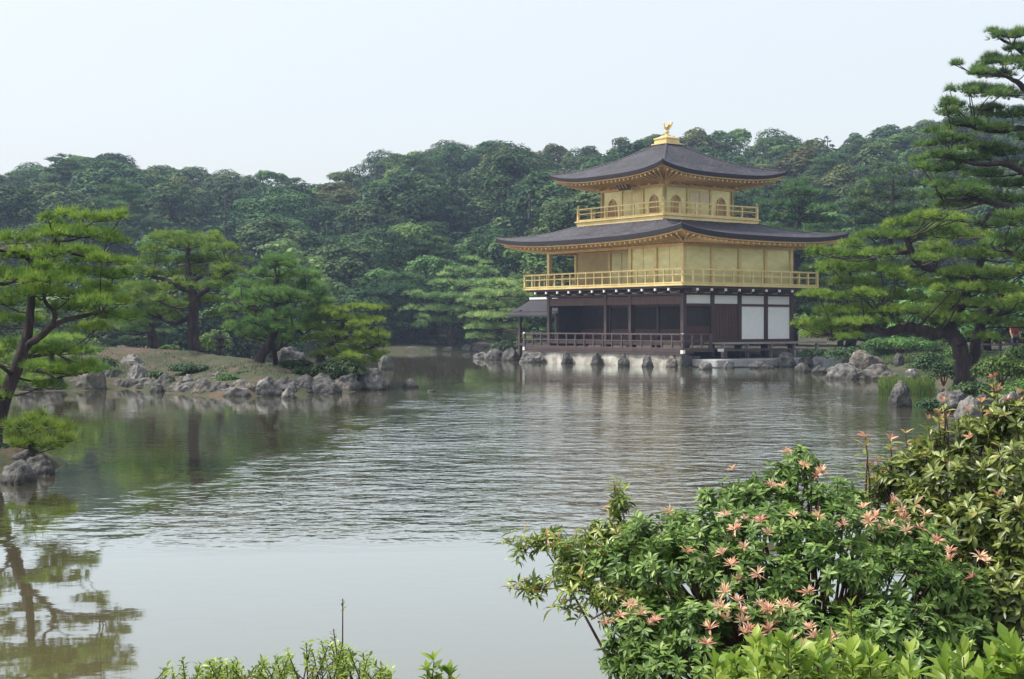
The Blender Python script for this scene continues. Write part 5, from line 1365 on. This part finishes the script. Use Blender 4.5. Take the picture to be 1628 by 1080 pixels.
def lobe_points(lobes, n_per_m2, k, upmin=-0.35, front=True):
    """points on the outer skin of ellipsoid lobes, not inside other lobes; returns points, normals"""
    Ps, Ns = [], []
    L = [(np.array(P(a, b, d)), np.array([w*k*d/2*.93, w*k*d/2*.8, h*k*d/2*.9])) for a, b, w, h, d in lobes]
    for i, (c, r) in enumerate(L):
        n = int(n_per_m2*4*math.pi*(r[0]*r[2]))+3
        u = unit(RNG.normal(size=(n, 3))); u = u[u[:, 2] > upmin]
        p = c + u*r*(0.86+0.2*RNG.random((len(u),1))); keep = np.ones(len(u), bool)
        for j, (c2, r2) in enumerate(L):
            if j != i: keep &= (((p-c2)/r2)**2).sum(1) > 0.62
        Ps.append(p[keep]); Ns.append(unit(u/r)[keep])
    return np.concatenate(Ps), np.concatenate(Ns)

def stems_to(mb, base, pts, r0=0.012, every=1):
    for p in pts[::every]:
        p = Vector(p); b = Vector(base) + Vector((random.gauss(0,.05), random.gauss(0,.05), 0))
        m = b.lerp(p, .5) + Vector((random.gauss(0,.05), random.gauss(0,.05), -.06))
        m2 = b.lerp(p, .8) + Vector((random.gauss(0,.02), random.gauss(0,.02), -.03))
        mb.tube([b, m, m2, p], [r0, r0*.65, r0*.4, r0*.22], 5, cap=False)
KF = 1/FOC
def shrub(name, label, base_px, lobes, dens, leafn, leaflen, tmpl, mat, under=None, tips=None, tilt=(0.9,1.45), seed=0, cat='shrub', upb=0.5, depthd=6.0, stems=True):
    bx, d = base_px, depthd; X0 = (bx-CX)/FOC*d; base = Vector((X0, d, gz(X0, d)-.05))
    root = empty(name, base); tag(root, label, cat)
    off = np.array(base)
    p, n = lobe_points(lobes, dens, KF)
    acc = NP(); ax = unit(n + np.array([0,0,upb]) + RNG.normal(size=n.shape)*.25)
    rosettes(acc, p-off, ax, leafn, leaflen, tmpl, tilt, (0.15,0.85))
    # leaves lower on the shoots darkened: the inside's shade put into their colour
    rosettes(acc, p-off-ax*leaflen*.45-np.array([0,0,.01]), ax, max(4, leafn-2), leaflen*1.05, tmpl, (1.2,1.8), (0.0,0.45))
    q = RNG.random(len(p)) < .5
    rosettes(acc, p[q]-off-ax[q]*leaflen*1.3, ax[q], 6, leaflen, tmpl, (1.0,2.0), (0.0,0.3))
    # scattered leaves further in
    acc.build('foliage', M[mat], root, smooth=True)
    mb = MB()
    stems_to(mb, (0,0,0), list(p-off), .012, 3 if stems else 40)
    mb.build('stem', M['twig'], root, smooth=True)
    return root, off, p, ax

# large pieris
PL = [(1225,770,70,70,6.3),(1270,745,70,70,6.3),(1150,790,80,60,6.4),(1210,810,150,80,6.2),(1310,800,150,80,6.2),(1060,850,150,80,6.2),(1130,850,150,90,6.0),(1240,850,180,90,5.9),(1350,850,160,90,6.0),(1440,870,160,90,6.0),
      (1000,900,140,80,6.1),(1090,900,180,110,5.8),(1200,920,200,110,5.7),(1320,910,200,110,5.7),(1440,930,190,120,5.8),(1520,950,120,120,6.0),(1050,970,120,70,5.8),(1020,1010,120,90,5.6),(1000,1050,90,70,5.6),(1140,1000,200,100,5.5),
      (1280,1000,220,120,5.5),(1420,1010,200,120,5.5),(1530,1030,120,110,5.7),(1080,1060,180,90,5.4),(1240,1070,220,100,5.3),(1400,1080,220,100,5.3)]
pr, off, pp, pax = shrub('pieris_shrub','large rounded dark green shrub dotted with pink young leaf whorls in the right foreground',1260,PL,290,8,.045,LEAF,'pieris',depthd=6.1)
PK = [(1250,720,1.0),(1296,750,1.3),(1278,742,.8),(1225,772,1.0),(1245,776,1.0),(1165,748,.5),(1064,815,.9),(1162,832,1.6),(1182,826,1.0),(1217,842,1.2),(1183,872,1.0),(1091,878,.9),(1373,815,1.1),(1395,826,1.3),(1410,832,1.4),(1432,820,1.3),(1440,826,1.0),(1468,850,1.4),(1490,860,.9),
      (1511,877,.8),(1513,890,.7),(1557,896,1.2),(1546,919,.9),(1300,822,.8),(1262,822,.7),(1340,835,.8),(1165,925,1.5),(1168,942,1.4),(1172,958,1.0),(1012,966,1.1),(968,993,1.1),(1018,985,1.2),(1043,988,1.0),(1150,972,1.3),(1195,967,1.5),(1230,960,1.7),(1268,964,1.4),(1215,975,1.3),
      (1108,1003,1.5),(1185,1005,1.2),(1225,1020,1.6),(1280,1018,1.3),(1312,1016,1.4),(1260,1022,1.1),(1232,1035,1.2),(1335,1022,.9)]
for i,(a,b,s) in enumerate(PK):
    # put the whorl at the outer surface of the shrub near that direction
    ddir = np.array(P(a,b,1.0))-np.array([0,0,CAMZ]); rel = pp-np.array([0,0,CAMZ]); t = rel@ddir/(ddir@ddir)
    dist = np.linalg.norm(rel-t[:,None]*ddir, axis=1); near = np.argsort(dist)[:6]; dd = t[near].min()-.06
    c = np.array(P(a,b,dd)); m = 3 if s > 1.35 else 2 if s > 1.05 else 1
    cs = np.array([c-off+RNG.normal(size=3)*.022*(m-1) for _ in range(m)])
    ax = unit(np.array([[0,-.35,1.0]])+RNG.normal(size=(m,3))*.25)
    for j in range(m):
        acc = NP(); rosettes(acc, cs[j:j+1], ax[j:j+1], 18, .026+.010*s, LEAF_THIN, (0.15,1.3), (0,1), .3)
        acc.build('pink_leaf_whorl', M['pieris_pink'], pr, smooth=True)

# olive drooping shrub at its left
AL = [(985,805,30,40,6.5),(975,845,80,40,6.5),(900,856,90,24,6.6),(850,864,50,14,6.7),(940,872,110,30,6.4),(1010,860,80,50,6.4),(900,915,80,20,6.5),(845,933,40,8,6.6),(940,915,100,40,6.3),(980,940,80,50,6.2),(975,985,50,40,6.2),(1000,905,100,60,6.2),(830,875,20,8,6.7),(1000,950,120,90,6.1),(1020,1010,70,80,6.1),(1000,1050,60,60,6.0),(960,950,70,40,6.3),(900,895,60,16,6.5),(920,880,80,30,6.5)]
ar, aoff, ap, aax = shrub('azalea_shrub','loose olive green shrub with drooping narrow leaves reaching left over the water',1100,AL,400,7,.05,LEAF_DROOP,'azalea',tilt=(0.7,1.6),upb=.25,depthd=6.3,stems=False)
mb = MB()
for path in ([(1060,1010,6.2),(975,950,6.3),(900,935,6.5),(830,938,6.6),(806,935,6.6)],[(1060,960,6.3),(960,890,6.4),(880,870,6.6),(820,868,6.7),(800,862,6.7)],[(990,900,6.4),(985,840,6.5),(978,790,6.5),(976,765,6.5)],[(1060,1000,6.2),(985,960,6.2),(940,985,6.1)]):
    mb.tube([P(a,b,d)-Vector(aoff) for a,b,d in path],[.008,.006,.004,.003,.002][:len(path)],5)
mb.build('branch', M['twig'], ar)
acc = NP(); lp=[]
for i in range(46):
    t = random.random(); a = 800+180*t; b = 862+random.gauss(0,6)+(70 if i%2 else 0)*1.0; lp.append(P(a,b,6.62))
lp += [P(976+random.gauss(0,8), 770+i*9, 6.5) for i in range(9)] + [P(920+random.gauss(0,25), 965+random.gauss(0,18), 6.2) for i in range(16)]
lp = np.array([list(v) for v in lp]) - aoff
rosettes(acc, lp, np.tile([[-.4,0,.5]],(len(lp),1))+RNG.normal(size=(len(lp),3))*.3, 5, .06, LEAF_DROOP, (.5,1.5), (.3,1))
acc.build('loose_leaves', M['azalea'], ar, smooth=True)

# red tipped shrub at the right edge
RL = [(1560,690,90,60,6.9),(1610,680,90,80,6.8),(1500,720,100,70,6.9),(1450,760,110,90,6.8),(1540,760,140,110,6.6),(1620,760,120,120,6.4),(1410,790,70,80,6.9),(1470,830,120,110,6.6),(1560,850,150,130,6.3),(1640,860,120,140,6.1),
      (1540,920,130,120,6.3),(1620,950,140,140,6.0),(1580,1010,120,120,6.1),(1650,1040,120,140,5.9),(1420,840,70,60,6.8)]
rr_, roff, rp, rax = shrub('photinia_shrub','tall olive green shrub with reddish shoot tips rising at the right edge of the foreground',1600,RL,230,6,.058,LEAF,'photinia',tilt=(0.7,1.5),upb=.6,depthd=6.7)
acc = NP(); mb = MB(); sh = NP()
sel = [i for i in range(len(rp)) if rax[i][2] > .55]; random.Random(5).shuffle(sel)
tips = rp[sel[:9]] + np.array([0,-.02,.05])
ex = np.array([list(P(a,b,6.85)) for a,b in [(1376,695),(1380,740),(1475,668),(1500,640),(1492,660),(1578,600),(1585,622),(1540,655),(1505,665),(1600,640),(1440,690),(1415,700),(1395,735),(1620,625),(1560,640)]])
for e in ex:
    b0 = Vector(e) - Vector((0,0,.28)); mb.tube([b0-Vector(roff), Vector(e)-Vector(roff)+Vector((.01,0,-.1)), Vector(e)-Vector(roff)], [.006,.004,.002], 5)
    pts = np.array([list(b0.lerp(Vector(e), t)) for t in (.25,.45,.65,.82)])-roff
    rosettes(sh, pts, np.tile([[0,-.1,1.]],(4,1)), 3, .07, LEAF, (.7,1.3), (.7,1))
tp = np.concatenate([tips, ex])
for t_ in tp:
    acc = NP(); rosettes(acc, np.array([t_-roff]), np.array([[0,-.2,1.]])+RNG.normal(size=(1,3))*.25, 5, .042, LEAF, (.3,1.1), (0,1))
    acc.build('red_shoot_tip', M['photinia_red'], rr_, smooth=True)
mb.build('shoot', M['twig'], rr_); sh.build('shoot_leaves', M['photinia'], rr_, smooth=True)

# bright leaves along the bottom edge: each clump is its own plant
def sprigs(name, label, items, leaflen, tmpl, mat, d, tilt=(.2,.9), nl=7, lay=3, cat='plant', lean=.04):
    x0 = sum(i[0] for i in items)/len(items); X0 = (x0-CX)/FOC*d; base = Vector((X0, d, gz(X0, d)-.03)); root = empty(name, base); tag(root, label, cat)
    acc = NP(); mb = MB()
    for a, b, dd in items:
        tip = P(a, b, d+dd); foot = Vector((tip.x+random.gauss(0,lean), tip.y+random.gauss(0,.04), base.z)) ; ln = (tip-foot).length
        mb.tube([foot-base, foot.lerp(tip,.55)+Vector(((foot.x-tip.x)*.3+random.gauss(0,.01),0,0))-base, tip-base], [.005,.004,.002], 5)
        for j in range(lay):
            c = tip.lerp(foot, min(.9, j*leaflen*.62/ln)); ax = (tip-foot).normalized()
            rosettes(acc, np.array([list(c-base)]), np.array([list(ax)])+RNG.normal(size=(1,3))*.12, nl if j else nl-2, leaflen, tmpl, tilt if j==0 else (.6,1.25), (.15,.95))
    acc.build('foliage', M[mat], root, smooth=True); mb.build('stem', M['twig'], root); return root
rb = random.Random(17)
sprigs('broadleaf_plant','bright lime green leafy plant before the big shrub at the bottom edge',[(1135+rb.uniform(0,180),1035+rb.uniform(-12,45),rb.uniform(-.3,.3)) for i in range(26)],.07,LEAF_OVAL,'bright_leaf',4.6)
sprigs('broadleaf_plant','bright leafy plant right of the lime green clump at the bottom edge',[(1335+rb.uniform(0,120),1050+rb.uniform(-15,40),rb.uniform(-.3,.3)) for i in range(15)],.07,LEAF_OVAL,'bright_leaf',4.5)
sprigs('broadleaf_plant','bright leafy plant in the bottom right corner',[(1500+rb.uniform(0,150),1050+rb.uniform(-22,40),rb.uniform(-.3,.3)) for i in range(16)],.08,LEAF_OVAL,'bright_leaf',4.4)
sprigs('sapling','single upright young shoot rising before the dark shrub',[(1353,965,0),(1350,985,0.02),(1375,1020,.05),(1330,1015,0)],.05,LEAF_OVAL,'bright_leaf',5.0,lay=6,nl=4)
sprigs('leafy_bush','low yellow green bush with tiny leaves at the bottom left of centre',[(p_, np.interp(p_,[262,300,360,420,470,500,540,580,625],[1062,1044,1052,1050,1030,1014,1022,1040,1068])+rb.uniform(0,1)**1.5*70,rb.uniform(-.25,.25)) for p_ in [262+rb.random()*365 for i in range(130)]],.030,LEAF_OVAL,'bright_leaf',5.2,lay=6,nl=4,cat='bush',lean=.17,tilt=(.7,1.5))
tw = sprigs('tall_weed','thin weed stem rising above the small leaved bush at the bottom',[(545,952,0),(530,1000,.02)],.020,LEAF_OVAL,'photinia',5.2,lay=5,nl=2,lean=.06)
sprigs('broadleaf_plant','small bright sprout at the bottom edge right of the small leaved bush',[(690,1052,0),(680,1068,0),(702,1070,.05),(715,1076,0)],.055,LEAF,'bright_leaf',5.0,lay=3)

# ------------------------------------------------------------------ haze
hb = MB(); hb.box(-300,300,-40,290,-2.5,60)
hm, HN, HL, ho = new_mat('summer_haze')
pvn = HN.new('ShaderNodeVolumePrincipled'); pvn.inputs['Color'].default_value = (0.55,0.68,1.0,1); pvn.inputs['Density'].default_value = 0.00058; pvn.inputs['Anisotropy'].default_value = 0.2
HL.new(pvn.outputs[0], ho.inputs['Volume'])
hz = hb.build('haze', hm)
tag(hz, 'thin bluish summer haze over the pond and hill', None, None, 'stuff')
